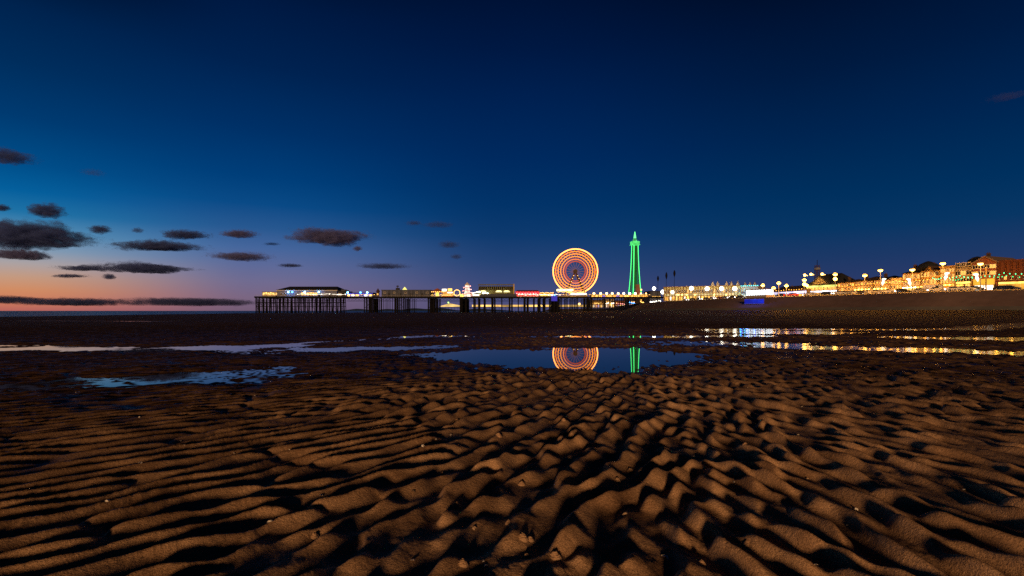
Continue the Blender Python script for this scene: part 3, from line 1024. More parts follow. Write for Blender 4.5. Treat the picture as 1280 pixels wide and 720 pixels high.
B = pb('ride_station', 'brightly lit boarding station with a yellow canopy below the big wheel', 'station', 697, 734, 9, STEEL, 1.5)
B.walls(.9, CREAM)
b = MB(); b.box(lx(B, 697), lx(B, 716.5), -.5, 8, 4.2, 5.4); b.build('canopy', em('canopy_glow', (1, .80, .30), 3.2, True, .4, .6), B.o)
b = MB(); b.box(lx(B, 714.5), lx(B, 733), -.6, 6, 1.6, 2.6); b.build('sign_board', E_WSIGN, B.o)
for k in range(9):
    b = MB(); xx = -B.w / 2 + .3 + k * (B.w - .6) / 8; b.bar((xx, 0, 0), (xx, 0, 4.2 if xx < 0 else 1.6), .12); b.build('post', STEEL, B.o)
B.bulbs([(-B.w / 2 + .3 + k * 1.1, -.8, 3.1 + .3 * (k % 3)) for k in range(18)], E_BULB, .22)
lamp(B.o, (0, -3, 3), (1, .7, .3), 700)

# row of globe lamps towards the shore
ref = None
labels = ['globe lamp on the pier nearest the big wheel, warm yellow', 'second yellow globe lamp from the big wheel on the pier deck', 'third yellow globe lamp from the big wheel on the pier deck',
          'fourth globe lamp from the big wheel, left of the tower', 'orange tinted globe lamp left of the green tower foot', 'white globe lamp just left of the green tower foot',
          'white globe lamp directly below the green tower', 'cream globe lamp at the right foot of the green tower', 'small orange globe lamp right of the green tower', 'last small globe lamp at the landward end of the pier']
for k, x in enumerate((743, 751.5, 759, 766, 773.5, 780.5, 788, 795, 802, 808.5)):
    t = thing('globe_lamp', labels[k], 'lamp', (PX(x), PY + 2, DECK), 0, 'globe lamps along the landward half of the pier')
    b = MB(); b.lathe([(.28, 0), (.2, .4), (.08, .6), (.07, 1.8)], n=8); b.build('post', IRON, t)
    b = MB(); b.ball((0, 0, 2.35), .78 if k < 8 else .5, 12); b.build('globe', em('globe_glow_' + 'abcdefghij'[k], [(1, .55, .16), (1, .62, .2), (1, .66, .24), (1, .66, .22), (1, .62, .25), (1, .8, .6), (.95, .88, 1), (1, .84, .6), (1, .5, .25), (1, .45, .15)][k], 7), t, True)
    lamp(t, (0, -1.3, 2.3), [(1, .6, .2), (1, .8, .6)][5 <= k <= 7], 220, .4)
B = pb('deck_shelter', 'low dark shelter with an orange and violet lit front behind the globe lamps', 'shelter', 739, 812, 7, RUST, 6.0)
B.walls(1.6); B.flat(1.6, SLATE, .3, .3)
for k in range(16): B.shop(-B.w / 2 + .3 + k * 2.45, -B.w / 2 + 2.4 + k * 2.45, .2, 1.1, [E_SHOP, E_YSIGN, E_SHOP, em('violet_shop_glow', (.35, .2, 1), 1.0) if k == 3 else E_SHOP][k % 4] if k != 7 else bpy.data.materials['violet_shop_glow'])

t = thing('work_lamp', 'single yellow work lamp hanging under the pier deck below the wheel', 'lamp', (PX(724), PY - .5, PZ(380)))
b = MB(); b.bar((0, 0, .3), (0, 0, DECK - .5 - PZ(380)), .05); b.build('cable', IRON, t)
b = MB(); b.ball((0, 0, 0), .75, 10); b.build('bulb', E_BULB, t)
lamp(t, (0, -1.2, -.3), WARM, 700, .4)

# ================================================================ the big wheel
WX, WZ = PX(720.5), PZ(338.2)
t = thing('ferris_wheel', 'tall big wheel outlined by glowing orange and red rings of light', 'ferris wheel', (WX, PY + 7, WZ))


def ring(Rr, y, r, n=96):
    b = MB(); pts = [(Rr * math.cos(2 * math.pi * k / n), y, Rr * math.sin(2 * math.pi * k / n)) for k in range(n + 1)]
    return b.path(pts, r, 6)


K = PY / F
RAD = [28.2, 25.0, 22.0, 18.6, 15.2, 12.4]
ES = [em('ring_glow_outer', (1, .30, .06), 4.6), em('ring_glow_orange', (1, .25, .02), 2.0), em('ring_glow_amber', (1, .28, .025), 2.1), em('ring_glow_gold', (1, .29, .03), 1.9),
      em('ring_glow_rose', (1, .22, .05), 1.5), em('ring_glow_red', (1, .13, .05), .7)]
for i, (rp, m) in enumerate(zip(RAD, ES)):
    o = ring(rp * K, -1.3, .42 if i == 0 else .29).build('light_ring', m, t)
    o['label'] = ['bright outer ring of orange light', 'thin orange ring next to the outer one', 'amber ring', 'golden ring', 'rose inner ring', 'dim red innermost ring'][i]
    ring(rp * K, 1.3, .15, 72).build('hoop', IRON, t)
NS = 36
b = MB()
for k in range(NS):
    g = 2 * math.pi * k / NS
    for y in (-1.25, 1.25):
        b.bar((RAD[5] * K * math.cos(g), y, RAD[5] * K * math.sin(g)), (RAD[0] * K * math.cos(g), y, RAD[0] * K * math.sin(g)), .07)
        b.bar((RAD[3] * K * math.cos(g), y, RAD[3] * K * math.sin(g)), (RAD[1] * K * math.cos(g + .17), y, RAD[1] * K * math.sin(g + .17)), .05)
b.build('rim_lattice', IRON, t)
b = MB()
for k in range(18):
    g = 2 * math.pi * k / 18
    for y in (-1.2, 1.2): b.bar((.5 * math.cos(g), y, .5 * math.sin(g)), (RAD[5] * K * math.cos(g), y, RAD[5] * K * math.sin(g)), .06)
b.build('spokes', em('spoke_glow', (1, .28, .10), .35), t)  # spokes emit to stand in for the warm glow around the hub
bul = [MB(), MB(), MB()]
for k in range(72):
    g = 2 * math.pi * (k + .5) / 72
    for j, rr in enumerate((26.6, 23.5, 20.4)):
        if (k + j) % 2 == 0: bul[j].gem((rr * K * math.cos(g), -1.5, rr * K * math.sin(g)), .34)
for q, m in zip(bul, (em('rim_bulb_red', (1, .10, .015), 1.6), em('rim_bulb_amber', (1, .26, .03), 1.6), em('rim_bulb_gold', (1, .26, .03), 1.5))): q.build('bulbs', m, t)
b = MB()
for k in range(48):
    g = 2 * math.pi * k / 48
    b.gem((16.9 * K * math.cos(g), -1.5, 16.9 * K * math.sin(g)), .24); b.gem((13.8 * K * math.cos(g), -1.5, 13.8 * K * math.sin(g)), .2)
b.build('bulbs', em('rim_bulb_rose', (1, .22, .05), 1.5), t)
b = MB()
hubp = [(0.05 + 1.35 * math.cos(math.pi * 2 * k / 16), 1.35 * math.sin(math.pi * 2 * k / 16)) for k in range(16)]
b.prism(hubp, -2.2, 2.2); b.build('hub', pm('hub_steel', (.05, .03, .02), .7, .2, .5), t)
zb = DECK - WZ
for sy in (-2.6, 2.6):
    for sx in (-1, 1):
        b = MB(); b.bar((0, sy * .7, 0), (sx * 7.6, sy * 1.3, zb), .36, 6, .5); b.build('support_leg', RUST, t)
        if sy < 0:
            q = MB()
            for k in range(7):
                f = .18 + k * .11; q.gem((sx * 7.6 * f, -3.3 - f * .8, zb * f), .24)
            q.build('leg_lights', E_BULB, t)
b = MB(); b.box(-8.5, 8.5, -4.2, 4.2, zb, zb + .5); b.build('base_frame', RUST, t)
gm = None
for k in range(24):
    g = 2 * math.pi * k / 24
    if gm is None:
        q = MB(); q.lathe([(.35, -1.5), (.7, -1.3), (.75, -.7), (.72, -.1), (.3, .15), (.08, .3)], n=8); gm = q.mesh('gondola', RUST)
    o = put(bpy.data.objects.new('gondola', gm), t); o.location = (27.0 * K * math.cos(g), 0, 27.0 * K * math.sin(g))

# ================================================================ the lattice tower
TY = 1120.0
TK = TY / F
tw = thing('lattice_tower', 'tall lattice tower lit green with a platform and spire', 'tower', ((793.6 - 640) * TK, TY, 5.0), R(16))


def tz(y):
    return CAM_H + (HZ - y) * TK - 5.0


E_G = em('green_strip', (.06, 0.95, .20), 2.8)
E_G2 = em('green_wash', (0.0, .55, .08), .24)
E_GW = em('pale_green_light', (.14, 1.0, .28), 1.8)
GST = pm('tower_steel', (.10, .12, .10), .7, .2, .05)
prof = [(388, 22), (375, 17.0), (362, 12.6), (350, 10.3), (335, 8.2), (320, 7.0), (306.5, 6.2)]


def half(z):
    zs = [tz(y) for y, h in prof]; hs = [h for y, h in prof]
    return 0.64 * float(np.interp(z, zs, hs))


ZT = tz(306.5)
lv = [ZT * k / 22 for k in range(23)]
for sx, sy in ((-1, -1), (1, -1), (1, 1), (-1, 1)):
    b = MB()
    for a, c in zip(lv[:-1], lv[1:]):
        b.bar((sx * half(a), sy * half(a), a), (sx * half(c), sy * half(c), c), 1.0, 4)
    b.build('leg', GST, tw)
    b = MB()
    for a, c in zip(lv[4:-1], lv[5:]):
        b.bar((sx * (half(a) + .9), sy * (half(a) + .9), a), (sx * (half(c) + .9), sy * (half(c) + .9), c), .66, 4)
    b.build('light_strip', E_G, tw)
b = MB()
for a, c in zip(lv[3:-1], lv[4:]):
    for s in (-1, 1):
        ha, hc = half(a), half(c)
        for q in range(2):
            p0, p1 = ((-ha, s * ha, a), (hc, s * hc, c)); r0, r1 = ((ha, s * ha, a), (-hc, s * hc, c))
            if q: p0, p1, r0, r1 = [(v[1], v[0], v[2]) for v in (p0, p1, r0, r1)]
            b.bar(p0, p1, .42); b.bar(r0, r1, .42)
            e0, e1 = (-ha, s * ha, a), (ha, s * ha, a)
            if q: e0, e1 = (e0[1], e0[0], e0[2]), (e1[1], e1[0], e1[2])
            b.bar(e0, e1, .35)
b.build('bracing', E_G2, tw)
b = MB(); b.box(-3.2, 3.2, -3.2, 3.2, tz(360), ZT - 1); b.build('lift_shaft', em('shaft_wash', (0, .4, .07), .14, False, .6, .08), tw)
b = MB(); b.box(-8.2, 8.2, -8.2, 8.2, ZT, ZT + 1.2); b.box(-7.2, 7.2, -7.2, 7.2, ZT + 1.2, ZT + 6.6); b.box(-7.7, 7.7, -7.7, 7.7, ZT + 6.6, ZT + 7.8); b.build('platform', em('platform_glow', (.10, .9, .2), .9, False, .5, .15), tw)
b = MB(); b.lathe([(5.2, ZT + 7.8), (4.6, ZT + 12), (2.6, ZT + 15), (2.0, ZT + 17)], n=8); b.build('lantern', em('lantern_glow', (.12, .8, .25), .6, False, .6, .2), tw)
b = MB(); b.lathe([(3.0, ZT + 15.2), (2.0, ZT + 22), (1.1, ZT + 26), (.5, tz(289.5))], n=8)
b.ball((0, 0, tz(291)), 1.3); b.build('spire', E_GW, tw)
q = MB()
for k in range(8):
    g = k * math.pi / 4; q.gem((6.9 * math.cos(g), 6.9 * math.sin(g), ZT + 8.6), .7)
q.build('crown_lights', E_GW, tw)
b = MB(); b.box(-18, 18, -18, 18, 0, tz(372)); b.build('base_hall', BRICK, tw)
b = MB(); b.box(-4.5, 4.5, -14, -9, tz(372), tz(356)); b.build('stair_block', pm('pinkish_brick', (.22, .10, .09), .9, .2, .1), tw)
b = MB(); b.ball((6.5, -16, tz(362.5)), 1.6); b.build('base_light', E_BULB, tw)
# ================================================================ the town behind the promenade
ROAD_Z = 6.83
GZ = 7.0


def zat(p, y):
    return CAM_H + (HZ - y) / F * p.y


def tb(name, label, cat, x1, x2, depth, wall, off=32.0, group=None):
    A, Bp = at_line(off, x1), at_line(off, x2)
    B = Bld(name, label, cat, A, Bp, GZ, depth, wall, group)
    B.A, B.B, B.x1, B.x2 = A, Bp, x1, x2
    B.px = (x2 - x1) / B.w
    return B


def tx(B, x):
    """photo column -> local x on a town building (its front is a straight line)"""
    k = (x - 640.0) / F
    A, C = B.A, B.B
    fa, fb = A.x - k * A.y, C.x - k * C.y
    return (fa / (fa - fb) - 0.5) * B.w


def th_(B, x, y):
    """photo row above column x -> height over the base"""
    f = tx(B, x) / B.w + 0.5
    p = B.A.lerp(B.B, f)
    return CAM_H + (HZ - y) / F * p.y - GZ


def flood(B, x, y, r, m, watts, col=(1, .9, .7), name='floodlight', out=1.3):
    X, Z = tx(B, x), th_(B, x, y)
    b = MB(); b.bar((X, 0, Z - .2), (X, -out, Z), .07); b.ball((X, -out, Z), r, 10); o = b.build(name, m, B.o)
    if watts: lamp(B.o, (X, -out - r - .4, Z), col, watts, .3)
    return o


# --- long seafront parade, pale yellow
def flat_front(name, label, cat, x1, Y1, x2, Y2, depth, wall):
    A, C = W(x1, HZ, Y1).xy, W(x2, HZ, Y2).xy
    B = Bld(name, label, cat, A, C, GZ, depth, wall)
    B.A, B.B, B.x1, B.x2 = A, C, x1, x2
    return B


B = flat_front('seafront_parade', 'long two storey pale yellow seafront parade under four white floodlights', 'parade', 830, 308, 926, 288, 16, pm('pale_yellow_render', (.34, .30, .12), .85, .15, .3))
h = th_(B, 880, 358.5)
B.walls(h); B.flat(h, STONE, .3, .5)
n = 26
B.windows(n, (h * .58,), B.w / n * .45, h * .22, .25)
for k in range(20):
    x0 = -B.w / 2 + 1 + k * (B.w - 2) / 20; B.shop(x0, x0 + (B.w - 2) / 20 - .7, .5, 2.6, [E_SHOP, E_YSIGN, E_SHOP, E_WSIGN][(k * 7) % 4])
B.board(-B.w / 2 + 1, B.w / 2 - 1, 3.3, 4.1, em('parade_sign', (.95, .75, .35), .8, False, .8, .2))
for k in range(27):
    b = MB(); b.box(-B.w / 2 + k * B.w / 26 - .25, -B.w / 2 + k * B.w / 26 + .25, -.28, .02, 0, h - .05); b.build('pilaster', STONE, B.o)
for k, x in enumerate((890.5, 897, 908, 914, 922)):
    X = tx(B, x); q = MB(); q.lathe([(.9, h + .5), (.9, h + 1.2), (.1, h + 2.9)], (X, .6, 0), 6); q.build('pinnacle', WHITER, B.o)
for x, y in ((865, 360.5), (884.5, 361), (902.5, 361), (919, 361)): flood(B, x, y, 1.15, E_WHITE, 1500, out=2.2)
flood(B, 841.5, 365.5, .95, E_WHITE, 900, out=2.0)
for x in (848, 853, 859, 869, 893, 908): flood(B, x, 368.5, .5, E_BULB, 0)

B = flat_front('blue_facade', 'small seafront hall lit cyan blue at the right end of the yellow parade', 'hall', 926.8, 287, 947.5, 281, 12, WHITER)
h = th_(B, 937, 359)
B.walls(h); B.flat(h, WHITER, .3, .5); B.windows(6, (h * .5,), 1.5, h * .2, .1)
for k in range(5): B.shop(-B.w / 2 + .8 + k * B.w / 5.2, -B.w / 2 + B.w / 5.2 + .3 + k * B.w / 5.2, .5, 2.6, E_WSIGN)
for x in (931, 937, 943): q = MB(); q.lathe([(.9, h + .5), (.9, h + 1.2), (.1, h + 2.8)], (tx(B, x), .6, 0), 6); q.build('pinnacle', WHITER, B.o)
for x, c, w in ((929, (.05, .6, 1), 3600), (934, (.02, .45, 1), 3600), (943, (.25, .45, 1), 2600)): lamp(B.o, (tx(B, x), -4, h * .55), c, w * .3, .4)
B.bulbs([(-B.w / 2 + k * B.w / 8, -.4, h + .8) for k in range(9)], em('teal_bulb', (.1, .8, .8), 3), .3)

# --- blue lit kiosk on the promenade edge
A, C = at_line(3.0, 932.5), at_line(3.0, 957.5)
B = Bld('prom_kiosk', 'low promenade kiosk with a dazzling white front', 'kiosk', A, C, 6.45, 4.0, WHITER)
B.A, B.B = A, C
B.walls(1.0); B.flat(3.0, WHITER, .3, .3)
b = MB(); b.box(-B.w / 2 + .1, B.w / 2 - .1, -.05, 3.6, 1.0, 2.95); b.build('lit_front', em('kiosk_glow', (.85, .95, 1), 3.5, True), B.o)
for k in range(9):
    b = MB(); xx = -B.w / 2 + .1 + k * (B.w - .2) / 8; b.box(xx - .1, xx + .1, -.2, .0, 1.0, 3.0); b.build('post', STEEL, B.o)
A, C = at_line(-7.0, 931), at_line(-7.0, 955)
t = Bld('lit_hoarding', 'deep blue lit hoarding standing on the sea wall steps below the white kiosk', 'hoarding', A, C, 3.9, .12, WHITER)
b = MB(); b.box(-t.w / 2, t.w / 2, -.12, 0, 0, 1.6); b.build('panel', E_BLUEP, t.o)
b = MB()
for z in (-.08, 1.6): b.box(-t.w / 2 - .1, t.w / 2 + .1, -.2, .05, z, z + .08)
b.build('frame', STEEL, t.o)
for k in (-.35, 0, .35): lamp(t.o, (k * t.w, -3.0, 1.2), (.02, .12, 1), 350, .4)

# --- white lit arcades
B = tb('white_arcade', 'row of single storey amusement arcades with white and violet lit fronts', 'arcade', 957, 1008, 14, STONE, 31)
h = th_(B, 985, 364)
B.walls(h); B.hip(h, 2.6, TILE, .4, 3.0)
for k in range(14):
    x0 = -B.w / 2 + .5 + k * (B.w - 1) / 14; B.shop(x0, x0 + (B.w - 1) / 14 - .4, .4, h * .42, [E_SHOP, E_WSIGN, E_SHOP, E_YSIGN][k % 4])
B.board(-B.w / 2, B.w / 2, h * .55, h * .92, em('white_violet_sign', (.75, .68, 1.0), 1.4, True, .8, .25))
for x in (961, 979, 993): q = MB(); q.ball((tx(B, x), -1, 1.4), .5); q.build('lantern', E_RED, B.o)
B.chimney(tx(B, 975), 6, h, h + 2.3)

# --- gabled pub with roof floodlights
B = tb('gabled_pub', 'big gable fronted pub with a dark roof and yellow lamps along its eaves', 'pub', 1008.5, 1046, 14, CREAM, 33)
h = th_(B, 1025, 356)
B.walls(h); B.hip(h, th_(B, 1025, 341.5) - h, SLATE, .6, 4.0)
B.gable_front(tx(B, 1025), 8.5, h, th_(B, 1025, 345.5) - h, pm('olive_gable', (.20, .16, .08), .85, .2, .5), SLATE, deep=6)
B.windows(7, (h * .55,), 1.5, 1.5, .6)
B.board(-B.w / 2, B.w / 2, h * .80, h * .95, em('pub_sign', (.75, .85, .2), 1.3, False, .5, .3))
B.board(-B.w / 2, B.w / 2, h * .36, h * .50, em('pub_white_sign', (.95, .9, 1), 1.8, True, .8, .3))
for k in range(7): B.shop(-B.w / 2 + .4 + k * B.w / 7, -B.w / 2 + B.w / 7 + k * B.w / 7 - .2, .4, h * .3, E_SHOP if k % 3 else E_YSIGN)
for x, y in ((1009.5, 344), (1017.5, 343), (1031.5, 342.8)): flood(B, x, y, .5, E_SODIUM, 600, WARM, 'eaves_lamp', 1.6)
flood(B, 1012, 357, .6, E_SODIUM, 900, WARM, 'eaves_lamp', 1.5)
p = at_line(48, 1021.5)
t = thing('radio_mast', 'thin dark mast with a pale collar rising behind the gabled pub', 'mast', (p.x, p.y, GZ))
zt = zat(p, 325) - GZ
b = MB()
for s in ((-1, -1), (1, -1), (1, 1), (-1, 1)): b.bar((s[0] * .9, s[1] * .9, 0), (s[0] * .6, s[1] * .6, zt * .86), .14)
for k in range(14):
    z = zt * .86 * k / 14; z2 = zt * .86 * (k + 1) / 14
    b.bar((-.85, -.85, z), (.8, -.8, z2), .09); b.bar((.85, .85, z), (-.8, .8, z2), .09); b.bar((-.85, .85, z), (-.8, -.8, z2), .09); b.bar((.85, -.85, z), (.8, .8, z2), .09)
b.build('lattice', RUST, t)
b = MB(); b.bar((0, 0, zt * .86), (0, 0, zt), .12); b.build('aerial', IRON, t)
b = MB(); b.lathe([(1.2, zt * .74), (1.3, zt * .76), (1.3, zt * .79), (1.1, zt * .80)], n=10); b.build('collar', PALEP, t)

# --- terrace of hotels, amber lit
SPEC = [
    ('hotel', 'cream guest house with yellow lit shops, right of the gabled pub', 1047, 1068, 353.5, 5, CREAM, TILE, 1.6, 4),
    ('hotel', 'amber lit three storey hotel with a hipped tile roof and a bright ground floor', 1068.5, 1092, 351.5, 6, STONE, TILE, 2.0, 5),
    ('hotel', 'buff hotel with a chimney behind the white flame shaped lamp ornament', 1092.5, 1112, 350, 5, STONE, SLATE, 1.8, 4),
    ('hotel', 'pale rendered hotel with a plain parapet left of the domed roof', 1112.5, 1128, 349.5, 4, WHITER, None, 0, 4),
    ('hotel', 'wide buff hotel with a long dark roof and a dome shaped attic', 1128.5, 1150, 341.5, 6, STONE, SLATE, 2.4, 5),
    ('hotel', 'ochre fronted hotel with a broad central gable and bright signs', 1150.5, 1175, 338, 6, CREAM, TILE, 2.0, 5),
    ('hotel', 'cream four storey hotel with a flat parapet beside the grey mansard house', 1175.5, 1193.5, 334.5, 5, CREAM, None, 0, 4),
]
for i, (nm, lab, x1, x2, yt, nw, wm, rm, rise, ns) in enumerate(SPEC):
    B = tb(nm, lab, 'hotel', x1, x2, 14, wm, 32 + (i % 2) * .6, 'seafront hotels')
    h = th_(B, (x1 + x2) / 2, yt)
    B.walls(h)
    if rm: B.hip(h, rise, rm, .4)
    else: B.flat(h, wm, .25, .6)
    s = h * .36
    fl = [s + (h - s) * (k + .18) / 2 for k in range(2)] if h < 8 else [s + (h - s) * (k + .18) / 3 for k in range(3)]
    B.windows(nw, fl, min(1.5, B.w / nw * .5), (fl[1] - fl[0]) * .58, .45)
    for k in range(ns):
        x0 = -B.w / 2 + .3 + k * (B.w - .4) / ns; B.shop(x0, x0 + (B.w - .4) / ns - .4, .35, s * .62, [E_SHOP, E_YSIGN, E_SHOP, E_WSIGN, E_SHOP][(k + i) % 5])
    B.board(-B.w / 2 + .2, B.w / 2 - .2, s * .7, s * .95, [em('amber_sign', (1, .5, .08), 1.2, False, .8, .3), E_YSIGN, bpy.data.materials.get('amber_sign') or E_YSIGN][i % 3])
    B.door(B.w / 2 - .2, .5, 2.0)
    if rm: B.chimney(-B.w / 3, 5, h, h + rise + .5)
    for k in range(2): lamp(B.o, ((k - .5) * B.w * .5, -4.5, s * 1.1), (1, .38, .04), 900, .4)
    B.bulbs([(-B.w / 2 + .6 + k * 1.3, -.7, s * (1.12 if i in (1, 2) else .86)) for k in range(int(B.w / 1.35))], [E_SODIUM, E_SODIUM, E_SODIUM, E_BULB, E_BULBW, E_BULB, E_SODIUM][i], .34 if i in (1, 2) else .26, 'lamp_row')
    if i == 5: B.gable_front(0, B.w * .6, h * .82, 2.6, CREAM, TILE, deep=5)
    if i == 4:
        q = MB(); q.lathe([(3.6, h + .8), (3.4, h + 2.0), (2.4, h + 3.2), (1.0, h + 3.9), (.2, h + 4.2)], (B.w * .3, 6, 0), 14); q.build('dome', SLATE, B.o, True)
    if i in (0, 3, 6): B.awning(-B.w / 2 + .4, B.w / 2 - .4, s * .62, 1.5, pm('canvas_' + 'abcdefg'[i], [(.3, .04, .03), (.1, .1, .1), (.1, .1, .1), (.05, .12, .06), (.1, .1, .1), (.1, .1, .1), (.35, .2, .05)][i], .8, .2, .6))

B = tb('mansard_house', 'grey house with a dark mansard attic and green lights across its front', 'house', 1194, 1215, 13, pm('grey_render', (.20, .17, .13), .85, .2, .5), 32.5)
h = th_(B, 1205, 334)
B.walls(h)
b = MB(); zr = th_(B, 1205, 328.5)
b.add([(-B.w / 2 - .2, -.2, h), (B.w / 2 + .2, -.2, h), (B.w / 2 + .2, 13.2, h), (-B.w / 2 - .2, 13.2, h), (-B.w / 2 + .8, .8, zr), (B.w / 2 - .8, .8, zr), (B.w / 2 - .8, 12, zr), (-B.w / 2 + .8, 12, zr)],
      [(0, 1, 5, 4), (1, 2, 6, 5), (2, 3, 7, 6), (3, 0, 4, 7), (4, 5, 6, 7), (3, 2, 1, 0)]); b.build('roof', SLATE, B.o)
b = MB(); b.lathe([(2.6, zr - .1), (2.3, zr + .9), (1.2, zr + 1.7), (.1, zr + 2.0)], (B.w * .28, 4, 0), 12); b.build('dome', SLATE, B.o, True)
B.windows(3, (h * .42, h * .70), 1.5, h * .15, .2)
B.windows(3, (h + .35,), 1.1, 1.0, 0)
B.shop(-B.w / 2 + .4, 0, .4, 2.5, E_SHOP); B.shop(.6, B.w / 2 - .4, .4, 2.5, E_WIN); B.door(.3, .5, 2.1)
B.board(-B.w / 2 + .4, B.w / 2 - .4, 2.8, 3.4, E_YSIGN)

B = tb('brick_gable_house', 'red brick building with a pale edged gable roof behind the last tall lamp', 'house', 1215.5, 1245, 16, BRICK, 32)
h = th_(B, 1230, 328)
B.walls(h)
B.gable_front(tx(B, 1231.5), tx(B, 1245) - tx(B, 1218), h, th_(B, 1231.5, 321) - h, BRICK, pm('pale_verge', (.13, .09, .07), .8, .1, .5))
B.windows(4, (h * .58, h * .80), 1.3, h * .11, .15)
B.shop(-B.w / 2 + .5, B.w / 2 - .5, .4, h * .22, E_WSIGN); B.board(-B.w / 2 + .3, B.w / 2 - .3, h * .24, h * .44, em('ochre_sign', (1, .5, .04), 1.0, True, .4, .3))
lamp(B.o, (0, -5, h * .3), (1, .4, .04), 1300, .4); B.door(B.w / 2 - .25, .5, 2.2)
B.chimney(-B.w * .4, 8, h, h + 3.2)

DBRICK = pm('dark_brick', (.075, .024, .014), .9, .3, .7, bands=('Z', 6.0, .25))
B = tb('brick_hall', 'large plain red brick hall with a long low amber lit ground floor', 'hall', 1245.5, 1318, 20, DBRICK, 32.5)
h = th_(B, 1262, 326.5)
B.walls(h); B.flat(h, DBRICK, .15, .45)
B.windows(9, (h * .40,), 1.0, .8, .1)
B.shop(-B.w / 2 + .5, B.w / 2 - .5, .5, h * .24, em('amber_shop', (1, .45, .05), 1.0, True, .7, .3)); B.board(-B.w / 2 + .5, B.w / 2 - .5, h * .25, h * .31, E_YSIGN)
b = MB()
for k in range(10): b.box(-B.w / 2 + k * B.w / 9 - .35, -B.w / 2 + k * B.w / 9 + .35, -.25, .02, h * .33, h - .1)
b.build('buttress', DBRICK, B.o)
for k in (-.36, -.1): lamp(B.o, (k * B.w, -6, 3.5), (1, .4, .04), 900, .4)

# ================================================================ street lamps along the promenade
E_ORN = em('ornament_glow', (1, .86, .62), 2.6, True)
LAMPS = [(953.5, 356.8, 'leftmost sodium street lamp, standing beside the white kiosk', 0), (967, 360.3, 'short sodium street lamp second from the white kiosk', 0),
         (973.5, 354, 'sodium street lamp in front of the left end of the white arcades', 0), (983, 357.3, 'sodium street lamp in front of the middle of the white arcades', 0),
         (1005.5, 350.2, 'twin headed sodium street lamp left of the gabled pub', 2), (1044, 343.2, 'twin headed sodium street lamp at the right end of the gabled pub', 2),
         (1081, 344.5, 'sodium street lamp in front of the amber hotel with the hipped roof', 0), (1100.5, 338.2, 'tall sodium street lamp with a white flame ornament on its right', 1),
         (1140.5, 337.4, 'tall sodium street lamp with a small white ornament on its left below a dome', -1), (1178.5, 329.6, 'very tall sodium street lamp with a white ornament on its right before the cream hotel', 1),
         (1225.5, 330, 'very tall sodium street lamp with a white ornament on its left before the brick gable', -1)]
for x, y, lab, orn in LAMPS:
    p = at_line(10.5, x)
    z0 = 6.88
    t = thing('street_lamp', lab, 'street lamp', (p.x, p.y, z0), math.atan2(-p.x, p.y), 'street lamps along the promenade')
    H = zat(p, y) - z0
    r = .42 + .0014 * p.y
    b = MB(); b.lathe([(.22, 0), (.2, 1.0), (.11, 1.2), (.075, H)], n=8); b.build('pole', STEEL, t)
    b = MB(); b.bar((0, 0, H), (0, -.7, H + .25), .06); b.bar((0, -.7, H + .25), (0, -1.3, H + .22), .055); b.build('arm', STEEL, t)
    b = MB(); b.lathe([(.1, .05), (r, 0), (r * .9, .25), (.15, .45)], (0, -1.3, H + .1), 10); b.build('lamp_head', STEEL, t)
    b = MB(); b.ball((0, -1.3, H + .02), r, 10, .8); b.build('lamp_bowl', E_SODIUM, t)
    lamp(t, (0, -1.3, H - .6), (1, .38, .045), 3000, .3)
    if orn == 2:
        b = MB(); b.bar((0, 0, H - 1.5), (0, -.9, H - 1.4), .05); b.ball((0, -.9, H - 1.6), r * .9, 10); b.build('lamp_bowl', E_SODIUM, t)
    elif orn:
        s = orn
        poly = [(s * .5, H - 4.9), (s * .8, H - 4.4), (s * 1.1, H - 3.9), (s * .95, H - 3.3), (s * 1.6, H - 2.7), (s * .9, H - 2.5), (s * .35, H - 2.7), (s * .5, H - 3.3), (s * .25, H - 4.0)]
        if s < 0: poly = poly[::-1]
        b = MB(); b.prism(poly, -.15, .15); b.build('light_ornament', E_ORN, t)
# unlit banner pole beside the last lamp
p = at_line(10.5, 1232.5)
t = thing('banner_pole', 'plain unlit pole standing just right of the last tall lamp', 'pole', (p.x, p.y, 6.88))
H = zat(p, 335) - 6.88
b = MB(); b.lathe([(.2, 0), (.16, .8), (.13, H)], n=8); b.build('pole', pm('ochre_pole', (.3, .2, .06), .6, .2, .5), t)
b = MB(); b.ball((0, 0, H + .1), .22); b.build('finial', STEEL, t)

# green light strings slung along the road
def garland(name, label, pts, mat, drop):
    P = [(at_line(o, x), x, y) for o, x, y in pts]
    P = [Vector((p.x, p.y, zat(p, y))) for p, x, y in P]
    c0 = P[0]
    t = thing(name, label, 'string lights', c0)
    cab = MB(); bul = MB(); line = []
    for a, c in zip(P[:-1], P[1:]):
        n = max(5, int((c - a).length / 1.15))
        for k in range(n):
            f = k / n
            q = a.lerp(c, f) - c0; q.z -= drop * 4 * f * (1 - f)
            line.append(q)
    cab.path(line, .03); cab.build('cable', IRON, t)
    for q in line: bul.gem((q.x, q.y, q.z - .15), .17)
    bul.build('bulbs', mat, t)


garland('string_lights', 'upper string of green and white bulbs slung along the road to the right', [(14, 1166, 347), (14, 1178.5, 345.5), (14, 1200, 344), (14, 1225.5, 343.5), (14, 1255, 340.5), (14, 1300, 338)], E_GREENB, .5)
garland('string_lights', 'lower string of green bulbs below the other one before the brick hall', [(15, 1188, 349), (15, 1205, 346), (15, 1232, 344.2), (15, 1258, 344), (15, 1300, 344)], em('green_bulb_deep', (.02, .8, .22), 3.2), .4)

